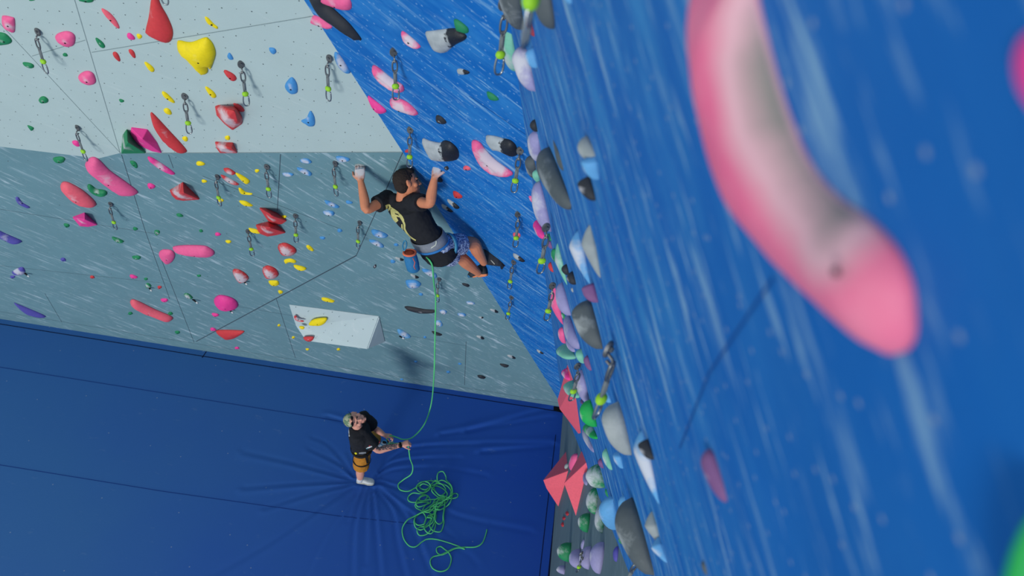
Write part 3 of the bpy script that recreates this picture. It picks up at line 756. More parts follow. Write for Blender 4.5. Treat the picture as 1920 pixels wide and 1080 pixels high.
B|gp|.6|ks 505,262 595,652 478,430|.25|t|long mint blade behind two black knobs
B|gr|0.45|ks 485,315 500,445 445,375|.5||green dome stuck to the mint blade
B|dk|.2|ks 588,455 610,556 538,510|.4||upper black knob on the mint blade
B|dk|.4|ks 640,520 673,642 587,592|.4||lower black knob beside the mint blade
B|rd|.1|ks 445,440 470,530 420,478|.45||small coral knob at the corner edge
B|mr|.1|ks 825,625 872,803 716,690|.35||maroon heart-shaped hold above the big grey snout
B|pk|.4|ks 478,640 558,1012 439,820|.25|t|long pink blade beside the black chain draw
B|dk|.1|ks 450,645 462,690 425,668|.5||tiny black knob over the long pink blade
B|lv|.4|ks 548,618 628,922 489,790|.3||lilac wedge right of the long pink blade
B|gy|.9|ks 640,668 648,712 625,690|.4||tiny white chip under the lower black knob
B|dg|.5|ks 790,778 915,1225 630,930|.3||big grey snout hold under the maroon heart
B|lv|.5|ls 505,-38 620,265 465,110|.3||lilac dome left of the big grey snout
B|gr|0.65|ks 560,880 580,960 540,925|.4||mint edge peeking between the pink blade and lilac dome
B|pk|.5|ls 455,62 482,212 413,140|.45||soft pink dome at the corner edge
B|lv|.4|ls 530,170 572,292 478,205|.3||thin lilac shelf under the lilac dome
B|gp|.25|ls 520,208 580,352 397,285|.5||big mint dome sticking out over the corner
B|gp|.4|ls 625,262 652,392 568,315|.4||pale mint knob right of the big mint dome
B|mr|0|ls 680,318 718,457 642,372|.35||plain mauve wedge under the big grey snout
B|hp|.6|ls 505,440 540,545 440,475|.5||pink and white knob on top of the tall pink volume
B|hp|.5|ls 520,645 550,790 428,700|.5||chalky pink bowl on the face of the tall pink volume
B|gp|.4|ls 560,558 612,706 457,600|.4||mint knob left of the small corner stopper
B|lv|.6|ls 632,448 698,752 565,575|.3||lilac blade right of the small corner stopper
B|mr|0|ls 625,715 655,765 612,740|.4||tiny mauve chip under the lilac blade
B|bg|.4|ls 705,712 765,962 606,850|.35||bright green shell behind the large stopper carabiner
B|bg|.5|ls 700,945 780,1075 612,940|.3||second bright green shell right below the first
B|lb|.6|ls 855,620 892,745 818,705|.3||small chalky blue hold right of the large green stopper
B|gy|.6|ls 955,730 1075,1220 805,930|.3||big grey and white pinch below the large stopper
B|lv|.7|ms 440,35 525,192 425,60|.3||lilac slab under the second green shell
B|lb|.8|ms 860,20 990,572 795,180|.22|t|long chalky white-blue blade with a black knob on it
B|dk|.4|ms 905,95 952,240 827,135|.35||black knob sitting on the white-blue blade
B|gp|.6|ms 605,160 650,315 573,220|.35||mint and white wedge left of the chalky blue stub
B|lb|.6|ms 700,180 728,305 650,215|.35||chalky blue stub under the big grey and white pinch
B|mr|0|ms 568,228 585,302 543,262|.4||small maroon knob left of the mint and white wedge
B|gr|0.85|ms 548,268 596,442 455,375|.45||big chalky green dome on the line between blue and grey
B|gr|0.35|ms 605,448 620,510 594,478|.4||small green chip under the big chalky green dome
B|lb|.4|ms 650,498 690,745 553,640|.4||big light blue dome with a grey mouth
B|lb|.3|ms 735,495 765,655 690,585|.3||light blue ledge behind the huge dark hold
B|dg|.45|ms 790,508 952,1078 676,745|.28||huge speckled dark grey hold near the bottom edge
B|gy|.3|ms 935,608 1000,860 878,720|.3|t|grey cap of the lowest blue blade on the near wall
B|lb|.5|ms 985,790 1045,988 925,880|.25|t|lowest blue blade on the near wall
B|gr|0.35|ms 715,790 725,850 692,825|.4||green chip left of the huge speckled dark hold
B|lb|.8|ms 760,850 800,960 735,880|.3||pale blue sliver under the huge speckled dark hold
B|mr|.2|us 290,545 368,772 255,610|.35||lone maroon and grey hold in open blue on the near wall
B|dg|0|us 268,1015 283,1078 257,1040|.35||tiny brown sliver at the bottom edge of the near wall
B|hp|0|zs 1936,55 1962,218 1908,135|.3||pink hold just entering at the right picture edge
B|bg|0|zs 2000,915 2020,1500 1868,1230|.06||green hold just entering at the bottom right corner
R|lv|.3|ms 455,330 470,425 434,375|.4||lilac knob tucked behind the big chalky green dome
R|gr|0.75|ms 545,435 522,636 458,530|.3||mint-green pod on the grey strip right of the pink pyramid
R|gr|0.85|ms 585,560 578,772 518,660|.3||chalky green pod left of the big light blue dome
R|gr|0.60|ms 487,625 465,767 397,685|.4||green dome right of the three tiny red knobs on the grey strip
R|gr|0.60|ms 352,838 330,980 247,895|.4||green dome nearest the mat edge
R|lv|.5|ms 417,883 410,1028 332,955|.35||leftmost of the three lilac cones in a row
R|lv|.5|ms 497,862 474,1035 409,945|.35||middle of the three lilac cones in a row
R|lv|.4|ms 590,832 553,1068 484,930|.35||rightmost of the three lilac cones in a row
R|pu|.1|ms 691,863 678,980 652,915|.35||small two-tone purple hold right of the three lilac cones
R|lv|.7|ms 307,1003 300,1070 243,1030|.5||round lilac and white knob in the lower corner by the mat
R|lv|.4|ms 449,816 428,886 420,852|.3||small lilac fin above the three lilac cones
R|rd|0|me 322,628,11,16|.03||highest of three tiny red knobs on the grey strip
R|rd|0|me 298,662,11,14|.03||middle of three tiny red knobs on the grey strip
R|rd|0|me 288,708,11,16|.03||lowest of three tiny red knobs on the grey strip
'''
for _l in TABLE.strip().splitlines():
    add_hold(_l)
for lab, pts in (('hot', 0),): pass
def pixel_fix(): pass
def solid(plane, base, apex, mat, label, grp):
    """flat-faced plywood volume: base corners on the wall, apexes standing out from it"""
    P = [plane.hit(*parse(b, rg_), off=-.002) for b, rg_ in base]
    for (a, ft, rg_) in apex:
        a = np.array(parse(a, rg_)[:2]); F_ = plane.hit(*parse(ft, rg_)[:2]); nd = proj(F_ + plane.n * .1) - proj(F_)
        P.append(F_ + plane.n * max(.03, .1 * ((a - proj(F_)) @ nd) / (nd @ nd)))
    c = np.mean(P, 0); bm = bmesh.new()
    for q in P: bm.verts.new(q - c)
    bmesh.ops.convex_hull(bm, input=bm.verts); bmesh.ops.recalc_face_normals(bm, faces=bm.faces)
    bmesh.ops.bevel(bm, geom=[e for e in bm.edges], offset=.004, segments=1, affect='EDGES')
    o = link('climbing_volume', from_bm(bm), mat, None, Matrix.Translation(Vector(c)), smooth=False)
    return tag(o, label, 'climbing volume', grp)
VS = hold_mat('sa', .0)
solid(PB, [('500,395', 'l'), ('560,560', 'l'), ('622,1020', 'l'), ('600,1026', 'l')], [('400,680', '520,690', 'l'), ('418,760', '545,770', 'l')], VS, 'tall flat pink volume at the corner foot', 'pink plywood volumes')
solid(PR, [('315,178', 'm'), ('330,320', 'm'), ('300,440', 'm'), ('258,580', 'm')], [('145,408', '295,410', 'm'), ('168,468', '285,465', 'm')], VS, 'left pink pyramid volume leaning over the mat edge', 'pink plywood volumes')
solid(PR, [('450,135', 'm'), ('486,235', 'm'), ('385,650', 'm'), ('430,250', 'm')], [('295,430', '425,430', 'm')], VS, 'right large pink pyramid volume on the grey strip', 'pink plywood volumes')
for l_ in ('R|pk|.4|ms 402,195 358,322 335,250|.3||pink hook hold on top of the right pink pyramid', 'R|gy|.9|ms 332,265 322,312 300,290|.4||small white knob between the two pink pyramids', 'R|gy|.9|ms 305,350 290,425 270,385|.3||white chip on the left pink pyramid'):
    add_hold(l_)
# the giant pink hold close to the camera
def big_pink():
    out = [(150,-60),(152,0),(165,200),(205,400),(275,600),(335,710),(450,840),(560,945),(640,1015),(682,1036),(715,1020),(730,960),(715,830),(670,730),(600,650),(520,590),(440,490),(372,330),(320,150),(285,0),(275,-60)]
    px = [(1200 + x / 1.543, y / 1.543) for x, y in out]
    H = .045
    L = [PB.loc(PB.hit(*q, off=.02)) for q in catmull(px, 6, True)]; A = np.array(L); c = A.mean(0)
    me = dome_mesh(A - c, H, 34, '', [])
    t = NT('pink_resin_with_worn_grip'); o = t.coord()
    # rubber and chalk polish worn into the gripping face
    at = t.n.new('ShaderNodeAttribute'); at.attribute_name = 'wear'
    n = t.noise(o, 9, 4, .6); f = t.math('ADD', at.outputs['Fac'], t.math('MULTIPLY', t.math('SUBTRACT', n, .5), .35))
    base = t.mix(t.ramp(f, -.05, .45), srgb(232, 104, 146), srgb(222, 172, 184)); base = t.mix(t.ramp(f, .48, .95), base, srgb(140, 134, 130))
    t.bump(t.noise(o, 200, 2), .15, .002); mat = t.done(base, .55)
    o = link('climbing_hold', me, mat, None, PB.mat(PB.wld(*c)))
    at = me.attributes.new('wear', 'FLOAT', 'POINT'); vals = []
    spine = [(252,-60),(272,180),(308,340),(392,500),(490,625)]
    S = np.array([PB.loc(PB.hit(1200 + x / 1.543, y / 1.543, off=.04)) - c for x, y in spine])
    for v in me.vertices:
        p = np.array([v.co.x, v.co.y]); d = 9.
        for a, b in zip(S[:-1], S[1:]):
            e = b - a; tt = np.clip((p - a) @ e / (e @ e), 0, 1); d = min(d, np.linalg.norm(a + e * tt - p))
        vals.append(max(0., 1 - d / .070) if v.co.z > .002 else 0.)
    at.data.foreach_set('value', vals)
    b = bpy.data.objects.new('bolt', BM_); COL.objects.link(b); q = PB.loc(PB.hit(1200 + 552 / 1.543, 790 / 1.543, off=.045)) - c; b.parent = o; b.location = (q[0], q[1], .041); b.scale = (.6, .6, .6)
    tag(o, 'giant blurred pink hold closest to the camera on the near blue wall', 'climbing hold', 'holds on the near blue wall')
big_pink()
# ------------------------------------------------------------------ white wedge volume with its own holds
def wedge():
    px = {'TL': (540, 570), 'TR': (712, 592), 'BR': (723, 641), 'BL': (584, 632)}
    W = {k: PG.hit(*v) for k, v in px.items()}
    offL, offR = .24, .26
    Rl = PG.hit(574, 639, off=offL); Rr = PG.hit(689, 655, off=offR); Lm = PG.hit(556, 612, off=.10)
    v = [W['TL'], W['TR'], W['BR'], W['BL'], Rl, Rr, Lm]
    c = (W['TL'] + W['BR']) / 2; f = [(0, 1, 5, 4, 6), (1, 2, 5), (3, 4, 5, 2), (0, 6, 4, 3), (0, 3, 2, 1)]
    bm = bmesh.new(); bv = [bm.verts.new(q - c) for q in v]
    for q in f: bm.faces.new([bv[i] for i in q])
    bmesh.ops.recalc_face_normals(bm, faces=bm.faces)
    bmesh.ops.bevel(bm, geom=[e for e in bm.edges], offset=.012, segments=2, affect='EDGES')
    m = wall_mat('white_wedge_paint', (182, 200, 204), (215, 222, 224), .2, .4, .05)
    o = link('wedge_volume', from_bm(bm), m, None, Matrix.Translation(Vector(c)), smooth=False)
    tag(o, 'pale white wedge volume bolted to the grey wall above the mat', 'volume')
    # bolt inserts of the front face
    fp = Plane(W['TL'], np.cross(W['TR'] - W['TL'], Rl - W['TL']))
    if fp.n @ (CAM - W['TL']) < 0: fp = Plane(W['TL'], -fp.n)
    PL['V'] = fp
    bm = bmesh.new()
    for (x, y) in [(712,375),(816,392),(874,380),(628,345),(1028,430),(920,410),(870,457),(718,485),(1083,494),(918,525),(764,553),(817,516),(1070,574),(980,575),(870,570),(960,470),(1150,430),(1120,530),(680,418),(1010,540)]:
        q = fp.hit(380 + x / 3.6, 480 + y / 3.6, off=.002); ring = [bm.verts.new(Vector(q + fp.ex * .006 * math.cos(k * 1.047) + fp.ey * .006 * math.sin(k * 1.047))) for k in range(6)]
        bm.faces.new(ring)
    link('bolt_insert', from_bm(bm), M['tnut'], o, Matrix.Identity(4), smooth=False)
wedge()
def add_on_wedge(line, grp='holds on the white wedge volume'):
    global add_hold
    PLs = PL['G']; PL['G'] = PL['V']
    o = add_hold(line); PL['G'] = PLs; o['group'] = grp
add_on_wedge('G|rd|.6|fp 618,405 632,405 650,428 682,438 675,445 640,440 620,425|.03|j|chalky red crescent on the upper left of the white wedge volume')
add_on_wedge('G|ye|.1|fp 715,460 750,428 830,417 835,440 800,468 740,470|.06||yellow lemon hold on the white wedge volume')
add_on_wedge('G|ye|0|fe 670,484,18,11,8|.03||small yellow pill on the white wedge volume')
add_on_wedge('G|rd|.2|fp 683,548 745,545 742,568 720,578 690,568|.05||red hold at the lower edge of the white wedge volume')
# little white-capped pegs under some holds
def peg(rg, x, y, x2, y2, label):
    a = PG.hit(*parse('%f,%f' % (x, y), rg)); b = PG.hit(*parse('%f,%f' % (x2, y2), rg), off=.05)
    t = empty('tag_peg', a); d = unit(b - a)
    tube('stem', [a, a + d * .8 * np.linalg.norm(b - a)], .011, plain('peg_black', (22, 24, 28), .6), t, mw=Matrix.Identity(4))
    tube('cap', [a + d * .78 * np.linalg.norm(b - a), b], .013, plain('peg_white', (222, 226, 228), .5), t, mw=Matrix.Identity(4))
    tag(t, label, 'route tag', 'route tags under start holds')
peg('c', 162, 906, 196, 930, 'black and white route tag beside the chalky purple block')
peg('c', 1005, 1005, 1022, 1026, 'black and white route tag under the small chalky green knob')
peg('f', 276, 172, 298, 190, 'black and white route tag under the leftmost chalky red dome')
peg('f', 182, 366, 202, 382, 'black and white route tag under the magenta egg')
peg('q', 205, 375, 236, 392, 'black and white route tag under the light blue trough')
peg('e', 1300, 292, 1334, 318, 'black route tag beside the chalky green leaf')
peg('f', 776, 476, 794, 506, 'black and white route tag on the white wedge volume')
# ------------------------------------------------------------------ quickdraws
ST = plain('polished_steel', (150, 156, 160), .28, .9, .05); STD = plain('dark_steel', (118, 122, 126), .34, .8, .05)
SLING = plain('grey_cable_sling', (112, 120, 124), .7); LIME = plain('lime_rubber', (150, 208, 44), .5, var=.04); BLK = plain('black_hanger', (110, 113, 116), .4, .6)
def ring_pts(w, h, top, n=20, open_=0, skew=0.):
    """rounded D loop hanging from z=top; w wide, h tall"""
    out = []
    for i in range(n):
        t = 2 * math.pi * i / n + math.pi / 2; x = math.cos(t); z = math.sin(t)
        wz = w / 2 * (1 + skew * z)
        out.append((wz * math.copysign(abs(x) ** .75, x), 0, top - h / 2 + h / 2 * z))
    return out
def build_draw():
    D = {}
    def o(n, bm, m): D[n] = (from_bm(bm), m)
    bm = bmesh.new()            # bent hanger plate and its bolt
    bmesh.ops.create_cone(bm, cap_ends=True, segments=20, radius1=.026, radius2=.023, depth=.010, matrix=Matrix.Diagonal((1, 1, 1.35, 1)) @ Matrix.Rotation(math.pi / 2, 4, 'X'))
    bmesh.ops.bevel(bm, geom=bm.edges[:], offset=.0028, segments=2, affect='EDGES')
    tube_bm(bm, [(0, -.002, -.018), (0, -.02, -.03), (0, -.03, -.05), (0, -.022, -.06), (0, -.004, -.05)], .0055, 8)
    bmesh.ops.create_cone(bm, cap_ends=True, segments=6, radius1=.010, radius2=.009, depth=.014, matrix=Matrix.Translation((0, -.008, .006)) @ Matrix.Rotation(math.pi / 2, 4, 'X'))
    o('hanger', bm, BLK)
    bm = bmesh.new(); tube_bm(bm, [(x, -.026, z) for x, y, z in ring_pts(.032, .085, -.042)], .0055, 8, True); o('upper_carabiner', bm, STD)
    bm = bmesh.new(); tube_bm(bm, [(-.006, -.026, -.112), (-.007, -.026, -.16), (-.006, -.026, -.215)], .0058, 8); tube_bm(bm, [(.006, -.026, -.112), (.007, -.026, -.16), (.006, -.026, -.215)], .0058, 8)
    tube_bm(bm, [(0, -.026, -.135), (0, -.026, -.19)], .0095, 8); o('sling', bm, SLING)
    bm = bmesh.new(); bmesh.ops.create_uvsphere(bm, u_segments=14, v_segments=10, radius=1, matrix=Matrix.Translation((0, -.026, -.228)) @ Matrix.Diagonal((.024, .018, .022, 1))); o('stopper', bm, LIME)
    bm = bmesh.new(); r = ring_pts(.042, .108, -.222, 24, skew=-.18); tube_bm(bm, [(x, -.026, z) for x, y, z in r[0:21]], .0052, 8)
    tube_bm(bm, [(.018, -.026, -.255), (.017, -.026, -.296)], .0028, 6)
    o('lower_carabiner', bm, ST)
    for k, (me, m) in D.items():
        me.materials.append(m); me.polygons.foreach_set('use_smooth', [True] * len(me.polygons))
    return D
DRAW = build_draw(); DRAW['hanger'][0].polygons.foreach_set('use_smooth', [False] * len(DRAW['hanger'][0].polygons))
def draw(pl, x, y, label, yaw=0., scale=1., off=.012, grp='quickdraws on the walls', roll=0.):
    P = PL[pl].hit(x, y, off=off) if pl in PL else atz(x, y, float(pl))
    rot = Matrix.Translation(Vector(P)) @ Matrix.Rotation(yaw, 4, 'Z') @ Matrix.Rotation(roll, 4, 'Y') @ Matrix.Scale(scale, 4)
    e = empty('quickdraw', P, rot)
    for k, (me, m) in DRAW.items():
        c = bpy.data.objects.new(k, me); COL.objects.link(c); c.parent = e
    tag(e, label, 'quickdraw', grp); return e
DR = [('W',70,60,'uppermost quickdraw at the far left of the white panel'), ('W',145,240,'lowest quickdraw on the left of the white panel beside a pink pill'),
 ('W',346,181,'quickdraw between two yellow bananas and the red block'), ('W',452,121,'quickdraw in the middle of the white panel right of the red bean'),
 ('W',617,110,'quickdraw at the right of the white panel beside the blue drop'), ('G',207,383,'single quickdraw on the left grey wall under the green sausage hold'),
 ('G',407,332,'quickdraw left of the long chalky red rail'), ('G',500,313,'quickdraw just under the white panel between yellow and blue holds'),
 ('G',628,307,'quickdraw left of the climber\'s raised left hand'), ('G',554,405,'quickdraw right of the stacked red tetrahedra'),
 ('G',674,418,'quickdraw beside the climber\'s left elbow near the dark crease'), ('G',465,434,'low quickdraw left of the lower red tetrahedron'),
 ('G',823,524,'quickdraw that the green rope runs through'), ('A',738,98,'highest quickdraw on the blue slope over the pink crescent'),
 ('A',769,244,'quickdraw hanging right above the climber\'s head'), ('A',975,283,'quickdraw at the right end of the pink banana'),
 ('A',971,402,'middle quickdraw on the blue slope over a red knob'), ('A',963,492,'quickdraw on the blue slope level with the climber\'s shoes'),
 ('A',959,558,'lowest quickdraw on the blue slope near the grey wall'), ('A',801,378,'quickdraw half hidden behind the climber\'s chest')]
for d_ in DR: draw(*d_, yaw=random.uniform(-.5, .5), roll=random.uniform(-.05, .05))
draw('B', 944, 8, 'upper corner quickdraw in front of the mint hold', yaw=.5, off=.05)
draw('B', 1024, 427, 'corner quickdraw beside the pink and white knob', yaw=.4, off=.05)
draw('B', 1036, 536, 'thin dark quickdraw beside the long pink blade', yaw=.2, off=.04)
draw('B', 1141, 655, 'large blurred quickdraw with a lime stopper over the green shells', yaw=1.0, off=.03, scale=1.15)
draw('B', 1190, 1040, 'quickdraw entering at the bottom edge under the speckled dark hold', yaw=.6, off=.05)
draw('1.42', 1000, -235, 'huge blurred quickdraw hanging in at the top edge', yaw=1.35)
draw('B', 1083, 687, 'quickdraw with a small stopper over the mint knob', yaw=.5, off=.03)
draw('R', 1090, 1038, 'little quickdraw between the lilac cones', yaw=.8, off=.10)
draw('W', 293, -96, 'quickdraw hanging over the tip of the big red teardrop', off=.17)
# ------------------------------------------------------------------ people
IX = V3(*ix); IY = V3(*iy); IZ = CF          # image right, image down, away from the lens
def loft_bm(bm, rings, seg=22, p=1.0):
    R = []
    for c, a, b in rings:
        c, a, b = Vector(c), Vector(a), Vector(b); r = []
        for k in range(seg):
            t = 2 * math.pi * k / seg; x, y = math.cos(t), math.sin(t)
            if p != 1: x = math.copysign(abs(x) ** p, x); y = math.copysign(abs(y) ** p, y)
            r.append(bm.verts.new(c + a * x + b * y))
        R.append(r)
    fs = []
    for A, B in zip(R[:-1], R[1:]):
        for k in range(seg): fs.append(bm.faces.new((A[k], A[(k + 1) % seg], B[(k + 1) % seg], B[k])))
    fs.append(bm.faces.new(R[0][::-1])); fs.append(bm.faces.new(R[-1]))
    bmesh.ops.recalc_face_normals(bm, faces=fs)
def ball(bm, c, r, basis=None, seg=16):
    r = (r, r, r) if not isinstance(r, (tuple, list)) else r
    m = Matrix.Translation(Vector(c))
    if basis is not None:
        b = Matrix.Identity(4)
        for j, ax in enumerate(basis):
            for i in range(3): b[i][j] = ax[i]
        m = m @ b
    bmesh.ops.create_uvsphere(bm, u_segments=seg, v_segments=seg // 2 + 2, radius=1, matrix=m @ Matrix.Diagonal((r[0], r[1], r[2], 1)))
def chain(bm, pts, rad, seg=14, caps=True, sub=4):
    P = catmull([list(p) + [r] for p, r in zip(pts, rad)], sub) if len(pts) > 2 else [np.append(p, r) for p, r in zip(pts, rad)]
    k = len(bm.faces); tube_bm(bm, [p[:3] for p in P], [float(max(p[3], .002)) for p in P], seg)
    if caps: ball(bm, P[0][:3], float(P[0][3]) * .995); ball(bm, P[-1][:3], float(P[-1][3]) * .995)
def solidify_union(bm, name, voxel, mat, parent, smooth=3, disp=None):
    bmesh.ops.recalc_face_normals(bm, faces=bm.faces)
    me = from_bm(bm); o = bpy.data.objects.new('tmp', me); ts = bpy.data.scenes.new('workbench'); ts.collection.objects.link(o)
    m = o.modifiers.new('r', 'REMESH'); m.mode = 'VOXEL'; m.voxel_size = voxel; m.adaptivity = 0
    s = o.modifiers.new('s', 'SMOOTH'); s.factor = .5; s.iterations = smooth
    with bpy.context.temp_override(scene=ts, view_layer=ts.view_layers[0]):
        dg = bpy.context.evaluated_depsgraph_get()
    me2 = bpy.data.meshes.new_from_object(o.evaluated_get(dg)); bpy.data.objects.remove(o); bpy.data.meshes.remove(me); bpy.data.scenes.remove(ts)
    if disp:
        me2.calc_loop_triangles()
        nc = []
        for v in me2.vertices: nc.extend(v.co + v.normal * disp(v.co))
        me2.vertices.foreach_set('co', nc); me2.update()
    return link(name, me2, mat, parent, Matrix.Identity(4))
def hand(bm, wrist, d, pn, thumb_side, curl=.6, s=1., spread=.0):
    """palm, four curled fingers of unequal length and a thumb leaving the side of the palm"""
    w = V3(*wrist); d = unit(V3(*d)); pn = V3(*pn); pn = unit(pn - d * (pn @ d)); sd = unit(np.cross(d, pn)) * thumb_side
    pc = w + d * .045 * s
    rg = [(w + d * -.01 * s, sd * .024 * s, pn * .019 * s), (w + d * .02 * s, sd * .034 * s, pn * .018 * s), (w + d * .055 * s, sd * .041 * s, pn * .016 * s), (w + d * .088 * s, sd * .040 * s, pn * .013 * s)]
    loft_bm(bm, rg, 16, .85)
    for i, (L, off) in enumerate([(.072, .030), (.080, .010), (.075, -.011), (.058, -.030)]):
        p = w + d * (.084 - .006 * abs(i - 1)) * s + sd * off * s; a = 0.; pts = [p - d * .012 * s, p]
        dd = unit(d + sd * off * spread * 8)
        for f, c in ((.45, .75), (.31, 1.1), (.24, .8)):
            a += curl * c * (1 + .08 * i); v = dd * math.cos(a) + pn * math.sin(a); p = p + v * L * f * s; pts.append(p)
        chain(bm, pts, [.0090 * s, .0088 * s, .0084 * s, .0078 * s, .0070 * s], 10, sub=2)
    p = w + d * .022 * s + sd * .030 * s + pn * .006 * s; v1 = unit(d * .75 + sd * .7 + pn * .35); v2 = unit(d * .9 + sd * .25 + pn * .5 * (1 + curl))
    chain(bm, [p - v1 * .012 * s, p + v1 * .034 * s, p + v1 * .034 * s + v2 * .03 * s, p + v1 * .036 * s + v2 * .052 * s], [.013 * s, .0105 * s, .0098 * s, .0082 * s], 10, sub=2)
def head(bm, c, f, up, s=1.):
    """skull, jaw, nose, brow, lips, chin and ears; f = where the face points"""
    up = unit(V3(*up)); f = V3(*f); f = unit(f - up * (f @ up)); sd = np.cross(f, up); B = (sd, f, up); c = V3(*c)
    P = lambda x, y, z: c + (sd * x + f * y + up * z) * s
    ball(bm, P(0, -.012, .022), (.076 * s, .096 * s, .088 * s), B); ball(bm, P(0, .012, -.02), (.066 * s, .078 * s, .085 * s), B)
    ball(bm, P(0, .040, -.072), (.047 * s, .047 * s, .040 * s), B); ball(bm, P(0, .074, -.092), (.022 * s, .016 * s, .017 * s), B)
    ball(bm, P(0, .078, .014), (.052 * s, .016 * s, .012 * s), B)
    chain(bm, [P(0, .082, .008), P(0, .098, -.022), P(0, .107, -.036)], [.009 * s, .0105 * s, .012 * s], 10); ball(bm, P(.011, .095, -.04), .0085 * s); ball(bm, P(-.011, .095, -.04), .0085 * s)
    ball(bm, P(0, .086, -.061), (.023 * s, .010 * s, .0055 * s), B); ball(bm, P(0, .084, -.072), (.020 * s, .010 * s, .0065 * s), B)
    for q in (-1, 1):
        ball(bm, P(.050 * q, .052, -.032), (.022 * s, .022 * s, .022 * s), B)
        ball(bm, P(.073 * q, -.006, -.012), (.010 * s, .019 * s, .032 * s), B); ball(bm, P(.080 * q, -.014, .002), (.008 * s, .013 * s, .020 * s), B)
    return P, B
def leg_pts(h, k, a): return [h, h + (k - h) * .5, k, k + (a - k) * .35, a]
def attr_from(me, name, fn):
    at = me.attributes.new(name, 'FLOAT', 'POINT'); at.data.foreach_set('value', [fn(v.co) for v in me.vertices])
def skin_mat(name, rgb, other, f0=.3, f1=.7, noisy=0.):
    t = NT(name); at = t.n.new('ShaderNodeAttribute'); at.attribute_name = 'mask'
    n = t.noise(t.coord(), 18, 4, .6); base = t.mix(n, tuple(x * .86 for x in srgb(*rgb)[:3]) + (1,), tuple(min(1, x * 1.12) for x in srgb(*rgb)[:3]) + (1,))
    m = t.ramp(t.math('ADD', at.outputs['Fac'], t.math('MULTIPLY', t.math('SUBTRACT', t.noise(t.coord(), 70 if noisy else 40, 3), .5), .5 + noisy)), f0, f1)
    m = t.math('MULTIPLY', m, t.ramp(at.outputs['Fac'], 0., .08))
    t.b.inputs['Subsurface Weight'].default_value = .06; t.b.inputs['Subsurface Radius'].default_value = (.02, .008, .004)
    return t.done(t.mix(m, base, srgb(*other)), .55)
def bvh_of(objs):
    T = []
    for o in objs:
        m = o.matrix_world; T.append(BVHTree.FromPolygons([m @ v.co for v in o.data.vertices], [p.vertices[:] for p in o.data.polygons]))
    return T
def cast(T, x, y, off=.004):
    d = Vector(ray(x, y)).normalized(); best = None
    for t in T:
        r = t.ray_cast(Vector(CAM), d)
        if r[0] is not None and (best is None or r[3] < best[1]): best = (r[0] + r[1] * off, r[3])
    return None if best is None else best[0]
def decal(name, strokes, T, mat, parent, off=.003):
    """printed strokes laid on the cloth surface: (pixel polyline, pixel width)"""
    V, Fs = [], []
    for pts, w in strokes:
        P = catmull([list(p) for p in pts], 8) if len(pts) > 2 else [np.array(pts[0]) + (np.array(pts[1], float) - pts[0]) * i / 6 for i in range(7)]
        P = np.array(P, float); Tg = np.gradient(P, axis=0); Tg /= np.maximum(np.linalg.norm(Tg, axis=1), 1e-6)[:, None]; N = np.stack([-Tg[:, 1], Tg[:, 0]], 1)
        m = 2 if w < 2 else 4; prev = None
        for i in range(len(P)):
            taper = 1 - .35 * abs(2 * i / (len(P) - 1) - 1); row = []
            for j in range(m + 1):
                q = P[i] + N[i] * w * taper * (j / m - .5); h = cast(T, *q, off=off)
                row.append(None if h is None else len(V)); V.append(h if h is not None else (0, 0, 0))
            if prev:
                for j in range(m):
                    q = (prev[j], prev[j + 1], row[j + 1], row[j])
                    if None not in q and max((Vector(V[q[0]]) - Vector(V[k])).length for k in q) < .08: Fs.append(q)
            prev = row
    if not Fs: return None
    return link(name, mesh(V, Fs), mat, parent, Matrix.Identity(4), smooth=False)
def sleeve_loft(bm, a, b, ra, rb, n=5):
    d = unit(b - a); u = unit(np.cross(d, V3(.3, .2, 1))); v = np.cross(d, u)
    loft_bm(bm, [(a + (b - a) * t, u * (ra + (rb - ra) * t), v * (ra + (rb - ra) * t)) for t in np.linspace(0, 1, n)], 20)
def shoe_bm(bm, heel, toe, up, w=.048, h=.075, climb=False):
    d = toe - heel; L = np.linalg.norm(d); d = unit(d); up = unit(up - d * (up @ d)); sd = np.cross(d, up)
    prof = [(0., .55, .55), (.06, .8, .85), (.25, .86, 1.), (.45, .82, .80), (.65, 1., .58), (.85, .95, .45), (.96, .68, .33), (1., .35, .2)]
    if climb: prof = [(0., .5, .6), (.08, .75, .9), (.3, .8, .95), (.5, .82, .8), (.7, .95, .6), (.88, .75, .45), (1., .3, .25)]
    loft_bm(bm, [(heel + d * L * t + up * h * b * .5, sd * w * a, up * h * b * .5) for t, a, b in prof], 20, .8)
def fold_noise(amp, sc):
    return lambda co: amp * (noise.noise(Vector((co.x * sc, co.y * sc * .6, co.z * sc * 1.3))) + .5 * noise.noise(co * sc * 2.3))
BLACKT = plain('black_cotton', (30, 32, 38), .9, var=.1, scale=30)

